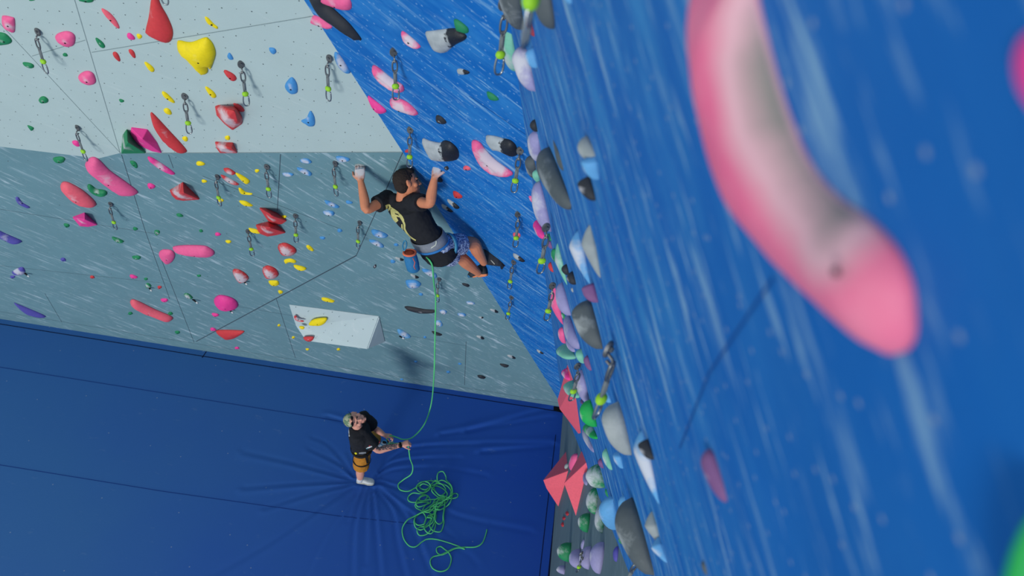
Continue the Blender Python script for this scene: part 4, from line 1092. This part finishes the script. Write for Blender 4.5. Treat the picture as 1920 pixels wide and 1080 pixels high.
# --- the climber -----------------------------------------------------------
def climber():
    A = lambda x, y, z: atz(x, y, z)
    lw, le, ls = A(676, 338, 6.76), A(687, 393, 6.74), A(727, 373, 6.93)
    rw, re_, rs = A(815, 333, 6.42), A(806, 381, 6.47), A(776, 378, 6.72)
    neck = A(752, 368, 6.82); pel = A(818, 466, 7.08); waist = A(795, 436, 6.96); chest = A(768, 398, 6.87)
    rh, rk, ra = A(826, 462, 7.02), A(886, 455, 7.34), A(907, 492, 7.62)
    lh, lk, la = A(818, 476, 7.16), A(862, 482, 7.48), A(896, 511, 7.76)
    t = empty('person', pel)
    side = unit(rs - ls); spine = unit(neck - pel); back = unit(np.cross(side, spine)); 
    if back @ IZ > 0: back = -back                      # points out of the back, towards the lens
    bm = bmesh.new()
    chain(bm, [ls, ls + (le - ls) * .5, le, le + (lw - le) * .35, lw], [.052, .045, .037, .042, .026])
    chain(bm, [rs, rs + (re_ - rs) * .5, re_, re_ + (rw - re_) * .35, rw], [.054, .047, .039, .044, .027])
    hand(bm, lw, unit(-IY * 1. - IX * .10 + IZ * .15), IZ * 1. - IY * .1, 1, .5, 1.1)
    hand(bm, rw, unit(-IY * .95 + IX * .22 + IZ * .12), IZ * .75 + IX * .6, -1, .5, 1.15)
    for h, k, a in ((rh, rk, ra), (lh, lk, la)): chain(bm, leg_pts(h, k, a), [.085, .072, .056, .060, .036])
    loft_bm(bm, [(pel, side * .14, back * .10), (waist, side * .125, back * .09), (chest, side * .16, back * .105), (neck - spine * .05, side * .13, back * .08)])
    hc = A(763, 342, 6.70); f = IX * .82 + IY * .42 + IZ * .38; up = -IY * .92 - IX * .22 - IZ * .18
    chain(bm, [neck - spine * .03, neck * .45 + hc * .55, hc - unit(up) * .0], [.060, .056, .055])
    P, B = head(bm, hc, f, up, 1.02)
    sk = skin_mat('tanned_skin_chalked_hands', (206, 132, 98), (206, 200, 204), .42, .8)
    body = solidify_union(bm, 'body', .004, sk, t, 3)
    def mask(co):
        q = np.array(co); return max(0., 1 - min(np.linalg.norm(q - (lw - IY * .08)), np.linalg.norm(q - (rw - IY * .07 + IX * .03))) / .15)
    attr_from(body.data, 'mask', mask)
    # hair
    bm = bmesh.new(); ball(bm, P(0, -.022, .034), (.083, .094, .088), B, 24); ball(bm, P(0, -.045, -.010), (.076, .068, .072), B, 20); ball(bm, P(0, .030, .082), (.062, .055, .034), B, 16)
    hair = solidify_union(bm, 'hair', .006, plain('dark_brown_hair', (46, 36, 32), .85, var=.3, scale=120), t, 1, lambda co: .004 * noise.noise(co * 90))
    for q in (-1, 1):
        bm = bmesh.new(); ball(bm, P(.030 * q, .076, -.004), (.013, .008, .007), B, 10); link('eye', from_bm(bm), plain('eye_dark', (40, 30, 28), .3), t, Matrix.Identity(4))
        bm = bmesh.new(); chain(bm, [P(.014 * q, .092, .014), P(.032 * q, .089, .020), P(.048 * q, .074, .014)], [.004, .0045, .003], 8); link('eyebrow', from_bm(bm), plain('dark_brown_hair', (46, 36, 32), .85), t, Matrix.Identity(4))
    # shirt
    bm = bmesh.new()
    loft_bm(bm, [(pel - spine * .105, side * .160, back * .128), (pel - spine * .02, side * .172, back * .138), (pel + spine * .08, side * .158, back * .125), (waist, side * .148, back * .115), (chest - spine * .03, side * .178, back * .130),
                 (chest + spine * .06, side * .188, back * .128), (neck - spine * .055, side * .165, back * .10), (neck - spine * .012, side * .078, back * .07)], 26, .9)
    for s0, e0 in ((ls, le), (rs, re_)):
        d = e0 - s0; ball(bm, s0, .078); sleeve_loft(bm, s0 - d * .1, s0 + d * .52, .076, .074)
        ball(bm, s0 * .6 + neck * .4 - spine * .03, .07)
    shirt = solidify_union(bm, 'shirt', .006, BLACKT, t, 2, fold_noise(.007, 13))
    # shorts
    t2 = NT('blue_white_print_shorts'); n = t2.noise(t2.coord(), 22, 3, .6, 2.2); c = t2.mix(t2.ramp(n, .46, .52), srgb(84, 102, 150), srgb(176, 190, 214)); n2 = t2.noise(t2.coord(), 40, 2, .5, 1.5)
    shm = t2.done(t2.mix(t2.ramp(n2, .56, .60), c, srgb(58, 72, 118)), .85)
    bm = bmesh.new(); loft_bm(bm, [(pel + spine * .05, side * .14, back * .105), (pel, side * .155, back * .115), (pel - spine * .07, side * .14, back * .11)])
    for h, k in ((rh, rk), (lh, lk)): ball(bm, h, .105); sleeve_loft(bm, h, h + (k - h) * .66, .104, .098)
    shorts = solidify_union(bm, 'shorts', .006, shm, t, 2, fold_noise(.006, 14))
    # harness: waist belt, leg loops, gear loops
    bm = bmesh.new(); ringsA = []
    bc = pel * .42 + waist * .58
    def ellipse(c, a, b, n=28): return [c + a * math.cos(2 * math.pi * k / n) + b * math.sin(2 * math.pi * k / n) for k in range(n)]
    def belt(name, c, axis, a, b, wid, thick, mat, par):
        bm = bmesh.new(); n = 36; R = []
        for k in range(n):
            th = 2 * math.pi * k / n; o = a * math.cos(th) + b * math.sin(th); r = unit(o)
            R.append([bm.verts.new(Vector(c + o + axis * wid * u + r * thick * v)) for u, v in ((-.5, 0), (-.5, .8), (0, 1.1), (.5, .8), (.5, 0))])
        for k in range(n):
            for j in range(5): bm.faces.new((R[k][j], R[(k + 1) % n][j], R[(k + 1) % n][(j + 1) % 5], R[k][(j + 1) % 5]))
        bmesh.ops.recalc_face_normals(bm, faces=bm.faces); return link(name, from_bm(bm), mat, par, Matrix.Identity(4))
    har = belt('harness_belt', bc, spine, side * .162, back * .130, .09, .012, plain('grey_harness_webbing', (128, 134, 146), .8), t)
    belt('belt_edge', bc - spine * .048, spine, side * .168, back * .137, .020, .012, plain('blue_harness_edge', (44, 120, 190), .7), har)
    for h, k in ((rh, rk), (lh, lk)):
        d = unit(k - h); u = unit(np.cross(d, back)); v = np.cross(d, u)
        belt('leg_loop', h + (k - h) * .20, d, u * .110, v * .110, .038, .006, plain('teal_leg_loop', (84, 160, 190), .8), t)
    bk = bc - spine * .05
    T = bvh_of([shirt])
    for (a0, a1, a2) in (((788, 468), (795, 472), (802, 463)), ((803, 462), (812, 460), (816, 450))):
        pts = []
        for q in catmull([a0, ((a0[0] + a1[0]) / 2 - 2, (a0[1] + a1[1]) / 2 + 3), a1, ((a2[0] + a1[0]) / 2 + 2, (a2[1] + a1[1]) / 2 + 2), a2], 4):
            h = cast(T, *q, off=.02)
            if h: pts.append(h)
        if len(pts) > 3: tube('gear_loop', pts, .005, plain('pale_gear_loop', (205, 210, 196), .5), har, mw=Matrix.Identity(4))
    # printed drawing on the back of the shirt
    z = lambda pts: [(640 + x / 4, 270 + y / 4) for x, y in pts]
    ST_ = [(z([(338, 462), (345, 510), (372, 560), (410, 620), (448, 668), (474, 702)]), 3.6), (z([(330, 466), (356, 458), (366, 478), (352, 502)]), 3.), (z([(362, 470), (395, 492), (430, 520), (455, 560), (474, 600), (478, 640), (512, 690), (560, 722)]), 2.6),
           (z([(380, 488), (395, 540), (420, 580)]), 6.), (z([(400, 505), (428, 520)]), 3.), (z([(395, 530), (440, 545)]), 2.2), (z([(440, 530), (468, 575)]), 4.), (z([(415, 585), (385, 545)]), 6.), (z([(455, 600), (462, 650), (490, 690)]), 2.4), (z([(415, 600), (440, 655)]), 2.6)]
    ST_ = [(p_, w_ * 1.45) for p_, w_ in ST_]
    decal('shirt_print', ST_, T, plain('pale_yellow_print', (196, 190, 122), .85), shirt)
    # shoes
    UPR = unit(-(PA.n) * -1); 
    bm = bmesh.new(); heel, toe = A(899, 489, 7.66), A(942, 499, 7.74); shoe_bm(bm, heel + IY * .03, toe + IY * .005, unit(-IY * 1. + IX * .15 - IZ * .15), .06, .17, True)
    sm = plain('charcoal_climbing_shoe', (50, 54, 62), .7, var=.25, scale=40)
    s1 = solidify_union(bm, 'shoe', .005, sm, t, 2)
    bm = bmesh.new(); shoe_bm(bm, A(938, 494, 7.70), A(944, 500, 7.75), unit(-IY), .045, .05, True); link('toe_rubber', from_bm(bm), plain('black_rubber', (20, 21, 24), .6), s1, Matrix.Identity(4))
    bm = bmesh.new(); heel, toe = A(914, 514, 7.82), A(878, 519, 7.90); shoe_bm(bm, heel + IY * .02, toe + IY * .008, unit(-IY - IZ * .2 + IX * .1), .055, .13, True)
    s2 = solidify_union(bm, 'shoe', .005, sm, t, 2); T2 = bvh_of([s2])
    zz = lambda pts: [(640 + x / 4, 270 + y / 4) for x, y in pts]
    decal('orange_strap', [(zz([(985, 1000), (1030, 990), (1075, 985), (1108, 978)]), 6.)], T2, plain('orange_strap', (232, 140, 96), .6), s2, .006)
    decal('blue_toe_patch', [(zz([(950, 985), (965, 1005)]), 5.)], T2, plain('blue_toe_patch', (50, 110, 150), .6), s2, .006)
    T1 = bvh_of([s1]); decal('shoe_strap', [(zz([(1085, 890), (1100, 925)]), 2.), (zz([(1120, 870), (1150, 900)]), 2.)], T1, plain('pale_shoe_strap', (170, 170, 160), .7), s1, .004)
    tag(t, 'climber in black printed t-shirt and patterned shorts hanging from two holds, head turned right', 'person')
    # chalk bag hanging from the harness
    cb = A(768, 474, 6.86); ax = unit(-IY * .75 - IZ * .55); u = unit(np.cross(ax, IX)); v = np.cross(ax, u)
    e = empty('chalk_bag', cb)
    bm = bmesh.new(); ring = [cb + u * .048 * math.cos(k * .2618) + v * .052 * math.sin(k * .2618) for k in range(24)]; tube_bm(bm, ring, .010, 10, True); link('rim', from_bm(bm), plain('orange_fleece_rim', (236, 118, 84), .85), e, Matrix.Identity(4))
    bm = bmesh.new(); tip = A(776, 508, 6.98); dn = tip - cb
    loft_bm(bm, [(cb - ax * .005, u * .050, v * .054), (cb + dn * .25, u * .056, v * .058), (cb + dn * .6, u * .060, v * .060), (cb + dn * .9, u * .056, v * .056), (cb + dn, u * .035, v * .04)], 24); link('bag', from_bm(bm), plain('blue_nylon_bag', (44, 118, 170), .7), e, Matrix.Identity(4))
    bm = bmesh.new(); loft_bm(bm, [(cb + ax * .004, u * .042, v * .046), (cb + ax * .0045, u * .02, v * .02)], 20); link('lining', from_bm(bm), plain('orange_lining', (190, 84, 54), .9), e, Matrix.Identity(4))
    tube('drawcord', [A(774, 484, 6.79), A(778, 492, 6.80), A(776, 500, 6.82), A(779, 505, 6.84)], .004, plain('coral_cord', (214, 100, 84), .7), e, mw=Matrix.Identity(4))
    tag(e, 'orange rimmed blue chalk bag hanging at the climber\'s waist', 'chalk bag')
    cl = [A(760, 455, 6.88), A(757, 462, 6.87), A(758, 470, 6.86), A(762, 474, 6.85)]
    c2 = empty('carabiner', cl[0]); tube('carabiner_body', catmull([A(758, 452, 6.87), A(755, 462, 6.86), A(758, 470, 6.85), A(762, 462, 6.85), A(762, 453, 6.86)], 4, True), .0055, plain('blue_anodised', (70, 160, 205), .3, .6), c2, closed=True, mw=Matrix.Identity(4))
    tag(c2, 'blue carabiner clipped to the climber\'s belt beside the chalk bag', 'carabiner')
    print('LIMBS climber', *['%.2f' % np.linalg.norm(b - a) for a, b in ((ls, le), (le, lw), (rs, re_), (re_, rw), (ls, rs), (neck, pel), (rh, rk), (rk, ra), (lh, lk), (lk, la))])
climber()

# --- the belayer -----------------------------------------------------------
def belayer():
    Z = lambda x, y, z: hit(x, y, V3(0, 0, z), V3(0, 0, 1.))
    rs, re_, rw = Z(679, 811, 1.42), Z(708, 844, 1.13), Z(753, 834, 1.10)
    ls, le, lw = Z(681, 783, 1.40), Z(703, 803, 1.12), Z(721, 816, 1.06)
    neck = Z(670, 799, 1.50); pel = Z(679, 839, .95); waist = Z(676, 829, 1.07); chest = Z(675, 816, 1.28)
    rh, rk, ra = Z(680, 848, .88), Z(676, 880, .50), Z(675, 899, .10)
    lh, lk = Z(684, 832, .90), Z(704, 821, .50); la = hit(708, 831, V3(0, 0, .09), V3(0, 0, 1.))
    t = empty('person', Z(683, 903, 0.))
    side = unit(rs - ls); spine = unit(neck - pel); back = unit(np.cross(side, spine)); back = -back if back @ IX > 0 else back
    bm = bmesh.new()
    chain(bm, [ls, ls + (le - ls) * .5, le, le + (lw - le) * .35, lw], [.055, .048, .040, .044, .028])
    chain(bm, [rs, rs + (re_ - rs) * .5, re_, re_ + (rw - re_) * .35, rw], [.057, .052, .043, .047, .029])
    hand(bm, rw, unit(IX * .9 - IY * .25 + IZ * .1), IY * .5 + IZ * .6, -1, .95, 1.1)
    hand(bm, lw, unit(IX * .95 + IY * .18 + IZ * .15), IY * .8 + IZ * .4, -1, .85, 1.1)
    for h, k, a in ((rh, rk, ra), (lh, lk, la)): chain(bm, leg_pts(h, k, a), [.09, .078, .058, .062, .038])
    loft_bm(bm, [(pel, side * .15, back * .11), (waist, side * .14, back * .10), (chest, side * .17, back * .12), (neck - spine * .05, side * .14, back * .08)])
    hc = Z(664, 787, 1.60); up = -IX * .80 + IY * .05 - IZ * .58; f = -IZ * .62 + IX * .72 - IY * .08
    chain(bm, [neck - spine * .03, neck * .5 + hc * .5, hc], [.066, .060, .058])
    P, B = head(bm, hc, f, up, 1.18)
    sk = skin_mat('fair_skin_tattooed_forearm', (222, 160, 142), (92, 84, 88), .52, .60, .9)
    body = solidify_union(bm, 'body', .005, sk, t, 3)
    fa = [re_ - (re_ - rs) * .25, rw - (rw - re_) * .25]
    def mask(co):
        q = np.array(co); a, b = re_ - (re_ - rs) * .2, rw - (rw - re_) * .2; d = b - a; tt = np.clip((q - a) @ d / (d @ d), 0, 1); return max(0., .62 - max(0, np.linalg.norm(q - a - d * tt) - .05) / .02) if np.linalg.norm(q - a - d * tt) < .07 and .02 < tt < .98 else 0.
    attr_from(body.data, 'mask', mask)
    # beard and cap
    bm = bmesh.new(); ball(bm, P(0, .052, -.090), (.052, .042, .026), B, 18); ball(bm, P(0, .088, -.052), (.026, .010, .006), B, 10)
    solidify_union(bm, 'beard', .005, plain('brown_beard', (92, 66, 58), .9, var=.3, scale=120), t, 1, lambda co: .003 * noise.noise(co * 100))
    t3 = NT('camouflage_cap_cloth'); n = t3.noise(t3.coord(), 16, 3, .6, .8); c = t3.mix(t3.ramp(n, .47, .51), srgb(104, 132, 104), srgb(172, 174, 146)); c = t3.mix(t3.ramp(t3.noise(t3.coord(), 26, 2), .56, .6), c, srgb(92, 98, 88))
    cm = t3.done(c, .9)
    bm = bmesh.new(); ball(bm, P(0, -.016, .040), (.090, .106, .086), B, 24); ball(bm, P(0, -.05, -.005), (.082, .066, .060), B, 18)
    cap = solidify_union(bm, 'cap', .006, cm, t, 2)
    g = empty('sunglasses', P(0, .08, .06)); GB = plain('black_lens', (16, 17, 20), .25)
    for q in (-1, 1):
        bm = bmesh.new(); ball(bm, P(.032 * q, .092, .066), (.029, .012, .019), B, 14); link('lens', from_bm(bm), GB, g, Matrix.Identity(4))
        tube('temple_arm', [P(.060 * q, .085, .068), P(.090 * q, .04, .060), P(.092 * q, -.03, .045)], .0035, GB, g, mw=Matrix.Identity(4))
    tube('bridge', [P(-.012, .102, .068), P(.012, .102, .068)], .004, GB, g, mw=Matrix.Identity(4))
    tag(g, 'black sunglasses pushed up on the belayer\'s camouflage cap', 'sunglasses')
    for q in (-1, 1):
        bm = bmesh.new(); ball(bm, P(.031 * q, .078, -.004), (.013, .008, .006), B, 10); link('eye', from_bm(bm), plain('eye_dark', (40, 30, 28), .3), t, Matrix.Identity(4))
        bm = bmesh.new(); chain(bm, [P(.014 * q, .095, .014), P(.032 * q, .092, .019), P(.048 * q, .078, .014)], [.004, .0045, .003], 8); link('eyebrow', from_bm(bm), plain('brown_beard', (92, 66, 58), .9), t, Matrix.Identity(4))
    bm = bmesh.new()
    loft_bm(bm, [(pel + spine * .055, side * .172, back * .138), (waist, side * .168, back * .135), (chest - spine * .03, side * .185, back * .142), (chest + spine * .08, side * .198, back * .142),
                 (neck - spine * .06, side * .18, back * .115), (neck - spine * .01, side * .08, back * .075)], 26, .9)
    for s0, e0 in ((ls, le), (rs, re_)):
        d = e0 - s0; ball(bm, s0, .088); sleeve_loft(bm, s0 - d * .1, s0 + d * .72, .088, .096); ball(bm, s0 * .6 + neck * .4 - spine * .03, .075)
    shirt = solidify_union(bm, 'shirt', .007, BLACKT, t, 2, fold_noise(.010, 9))
    T = bvh_of([shirt]); z = lambda pts: [(620 + x / 6, 740 + y / 6) for x, y in pts]
    decal('back_lettering', [(z([(198, 366), (206, 366)]), 1.6), (z([(200, 385), (208, 392)]), 2.), (z([(200, 402), (212, 406)]), 1.4), (z([(204, 420), (213, 424)]), 2.), (z([(206, 440), (214, 442)]), 1.5), (z([(208, 458), (215, 468)]), 2.), (z([(202, 372), (212, 470)]), .8)], T, plain('white_print', (205, 210, 214), .8), shirt, .004)
    decal('sleeve_patch', [(z([(400, 604), (466, 582)]), 2.2), (z([(412, 596), (460, 576)]), 1.2)], T, plain('white_print', (205, 210, 214), .8), shirt, .004)
    decal('sleeve_patch_red', [(z([(430, 576), (446, 570)]), 1.6)], T, plain('red_print', (190, 50, 60), .8), shirt, .005)
    decal('sleeve_patch_cyan', [(z([(398, 610), (420, 600)]), 1.2)], T, plain('cyan_print', (60, 160, 180), .8), shirt, .0055)
    sm = plain('ochre_canvas_shorts', (186, 124, 42), .9, var=.12, scale=50)
    bm = bmesh.new(); loft_bm(bm, [(pel + spine * .05, side * .165, back * .125), (pel, side * .175, back * .135), (pel - spine * .07, side * .165, back * .13)])
    for h, k in ((rh, rk), (lh, lk)): ball(bm, h, .112); sleeve_loft(bm, h, h + (k - h) * .82, .112, .112)
    solidify_union(bm, 'shorts', .007, sm, t, 2, fold_noise(.008, 11))
    def belt(name, c, axis, a, b, wid, thick, mat, par):
        bm = bmesh.new(); n = 36; R = []
        for k in range(n):
            th = 2 * math.pi * k / n; o = a * math.cos(th) + b * math.sin(th); r = unit(o)
            R.append([bm.verts.new(Vector(c + o + axis * wid * u + r * thick * v)) for u, v in ((-.5, 0), (-.5, .8), (0, 1.1), (.5, .8), (.5, 0))])
        for k in range(n):
            for j in range(5): bm.faces.new((R[k][j], R[(k + 1) % n][j], R[(k + 1) % n][(j + 1) % 5], R[k][(j + 1) % 5]))
        bmesh.ops.recalc_face_normals(bm, faces=bm.faces); return link(name, from_bm(bm), mat, par, Matrix.Identity(4))
    BW = plain('black_webbing', (26, 27, 30), .8)
    har = belt('harness_belt', pel + spine * .03, spine, side * .177, back * .142, .05, .012, BW, t)
    d = unit(rk - rh); u = unit(np.cross(d, back)); v = np.cross(d, u); belt('leg_loop', rh + (rk - rh) * .42, d, u * .118, v * .118, .018, .006, BW, t)
    T = bvh_of([har, shirt] + [o for o in t.children if o.name.startswith('shorts')])
    decal('belt_patch', [(z([(318, 655), (395, 650)]), 4.)], T, plain('grey_patch', (140, 146, 156), .8), har, .006)
    decal('belt_tab', [(z([(278, 664), (292, 650)]), 4.5)], T, plain('yellow_tab', (222, 214, 40), .7), har, .007)
    decal('hip_strap', [(z([(392, 680), (404, 720), (412, 768)]), 5.), (z([(440, 745), (468, 700)]), 3.5)], T, BW, har, .008)
    # shoes and sock
    W = plain('white_shoe_leather', (216, 220, 222), .6, var=.05)
    for heel, toe in ((Z(669, 901, .03), Z(702, 905, .03)), (la + V3(-.07, 0, -.075), la + V3(.19, .03, -.075))):
        bm = bmesh.new(); shoe_bm(bm, heel, toe, V3(0, 0, 1), .050, .095); s = solidify_union(bm, 'shoe', .006, W, t, 2)
        bm = bmesh.new(); shoe_bm(bm, heel - V3(0, 0, .015), toe - V3(0, 0, .015), V3(0, 0, 1), .053, .03); link('sole', from_bm(bm), plain('cream_sole', (196, 196, 184), .7), s, Matrix.Identity(4))
    for a, k in ((ra, rk), (la, lk)):
        d = unit(k - a); bm = bmesh.new(); sleeve_loft(bm, a - d * .03, a + d * .09, .045, .047); link('sock', from_bm(bm), plain('white_sock', (214, 218, 224), .9), t, Matrix.Identity(4))
    d = unit(rw - re_); u = unit(np.cross(d, V3(0, 0, 1))); v = np.cross(d, u); wt = empty('wristwatch', rw - d * .03)
    w_ = belt('strap', rw - d * .02, d, u * .034, v * .034, .026, .006, BW, wt)
    bm = bmesh.new(); bmesh.ops.create_cone(bm, cap_ends=True, segments=16, radius1=.022, radius2=.020, depth=.012, matrix=Matrix.Translation(Vector(rw - d * .02 - IZ * .036)) @ Vector(IZ).to_track_quat('Z', 'Y').to_matrix().to_4x4()); link('watch_case', from_bm(bm), GB, wt, Matrix.Identity(4))
    tag(wt, 'black wristwatch on the belayer\'s tattooed right forearm', 'watch')
    tag(t, 'belayer in black t-shirt, ochre shorts and camouflage cap, looking up while holding the rope', 'person')
    # belay device
    dv = Z(722, 829, 1.08); e = empty('belay_device', dv)
    bm = bmesh.new(); ball(bm, dv, (.035, .022, .028), (IX, IY, IZ)); ball(bm, dv + IX * .03 - IY * .005, (.022, .02, .02), (IX, IY, IZ)); link('device_body', from_bm(bm), plain('device_black', (30, 34, 40), .4), e, Matrix.Identity(4))
    tube('locking_carabiner', catmull([dv + IX * a + IY * b - IZ * .03 for a, b in ((-.06, .01), (-.03, -.025), (.02, -.02), (.03, .02), (-.02, .04))], 4, True), .007, plain('blue_anodised', (70, 160, 205), .3, .6), e, closed=True, mw=Matrix.Identity(4))
    bm = bmesh.new(); ball(bm, dv - IX * .07 - IY * .0, (.018, .012, .012), (IX, IY, IZ)); link('red_knob', from_bm(bm), plain('red_knob', (180, 36, 60), .4), e, Matrix.Identity(4))
    bm = bmesh.new(); ball(bm, dv + IX * .085 + IY * .0, (.035, .012, .014), (IX, IY, IZ)); link('handle', from_bm(bm), plain('pale_green_handle', (150, 190, 170), .5), e, Matrix.Identity(4))
    tag(e, 'black and blue belay device on the belayer\'s harness with a red knob', 'belay device')
    print('LIMBS belayer', *['%.2f' % np.linalg.norm(b - a) for a, b in ((ls, le), (le, lw), (rs, re_), (re_, rw), (ls, rs), (neck, pel), (rh, rk), (rk, ra), (lh, lk), (lk, la))], 'head', hc, 'rs', rs, 'pel', pel)
    return rw, lw, dv
RW, LW, DV = belayer()
# ------------------------------------------------------------------ the rope
ROPE = plain('green_climbing_rope', (92, 206, 128), .7, var=.08, scale=200)
def Zp(x, y, z): return hit(x, y, V3(0, 0, z), V3(0, 0, 1.))
def rope():
    R = .0085
    e = empty('climbing_rope', Zp(810, 950, 0))
    up = [atz(800, 482, 7.02), atz(806, 489, 6.98), atz(811, 500, 7.06), atz(813, 525, 7.5), atz(816, 549, 8.35), atz(817, 562, 8.75), atz(815.5, 640, 9.25), atz(814, 700, 9.45), Zp(809, 755, 1.25), Zp(797, 793, 1.12), Zp(775, 819, 1.08), Zp(757, 824, 1.09), Zp(744, 820, 1.11), Zp(733, 817, 1.08), Zp(727, 821, 1.06), DV + IX * .02]
    tube('lead_strand', catmull(up, 8), R, ROPE, e, 8, mw=Matrix.Identity(4))
    brake = [DV + IX * .02 + IY * .01, Zp(733, 832, 1.08), Zp(748, 831, 1.09), Zp(763, 829, 1.10), Zp(766, 840, 1.0), Zp(769, 860, .72), Zp(774, 875, .42), Zp(771, 889, .20), Zp(757, 899, .05), Zp(747, 908, .012), Zp(750, 918, .012), Zp(765, 921, .012), Zp(780, 914, .02), Zp(790, 908, .03)]
    z = lambda x, y, h=.012: Zp(720 + x / 4.909, 860 + y / 4.909, h)
    tube('brake_strand', catmull(brake, 8), R, ROPE, e, 8, mw=Matrix.Identity(4))
    pile = [(290,275),(330,220),(400,215),(430,260),(380,310),(320,300),(300,255),(350,215),(450,205),(540,240),(570,300),(520,340),(470,300),(430,260),(360,230),(330,265),(380,285),(440,250),(500,230),(580,250),(620,310),(600,370),
            (540,370),(480,340),(440,290),(480,250),(560,290),(580,340),(500,370),(400,380),(290,402),(230,390),(225,350),(270,315),(350,320),(410,270),(470,200),(490,215),(490,160),(505,125),(545,120),(570,165),(575,200),(620,250),(630,320),(610,400),
            (560,450),(500,470),(450,440),(470,380),(540,350),(620,365),(670,355),(680,330),(655,320),(620,335),(560,380),(480,430),(420,490),(360,480),(380,430),(430,400),(400,340),(340,350),(325,380),(370,385),(400,350),(360,330),(300,390),(310,440),(370,430),(410,400),
            (300,410),(295,450),(350,485),(385,540),(370,600),(310,610),(280,570),(310,520),(380,470),(460,410),(540,380),(560,440),(550,520),(550,600),(520,670),(450,660),(420,610),(440,550),(400,540),(430,520),(470,570),(470,640),(430,690),(380,660),(370,600),(400,540),
            (450,520),(480,440),(500,380),(560,360),(560,420),(545,520),(540,580),(500,600),(470,560),(480,480),(520,420),(560,350),(500,330),(460,260),(520,200),(580,220),(620,280),(580,400),(500,440),(430,440),(420,500),(460,510),(500,460),(540,400),
            (470,420),(400,480),(320,510),(280,560),(290,630),(340,655),(400,620),(450,580),(470,480),(430,560),(380,620),(330,630),(305,665),(330,705),(400,690),(460,600),(480,520),(440,470),(360,490),(280,530),(215,565),(170,640),(180,730),(230,800),(290,810),(350,765),(400,740),(480,742),(600,775),(700,812),(742,833),
            (700,820),(650,828),(590,860),(530,885),(490,865),(485,825),(520,808),(560,835),(600,870),(620,930),(590,1010),(520,1038),(450,1010),(425,950),(450,905),(520,885),(580,858),(650,825),(740,815),(840,812),(900,780),(930,720),(948,652)]
    P = []
    for i, (x, y) in enumerate(pile):
        inner = x < 640 and y < 700; h = .012 + (random.uniform(0., .05) if inner else 0.) * (1 if i < 150 else .2)
        P.append(z(x, y, h))
    tube('coiled_pile', catmull(P, 6), R, ROPE, e, 6, mw=Matrix.Identity(4))
    tag(e, 'green rope from the climber through the belayer\'s hands to a tangled pile on mat', 'rope')
rope()
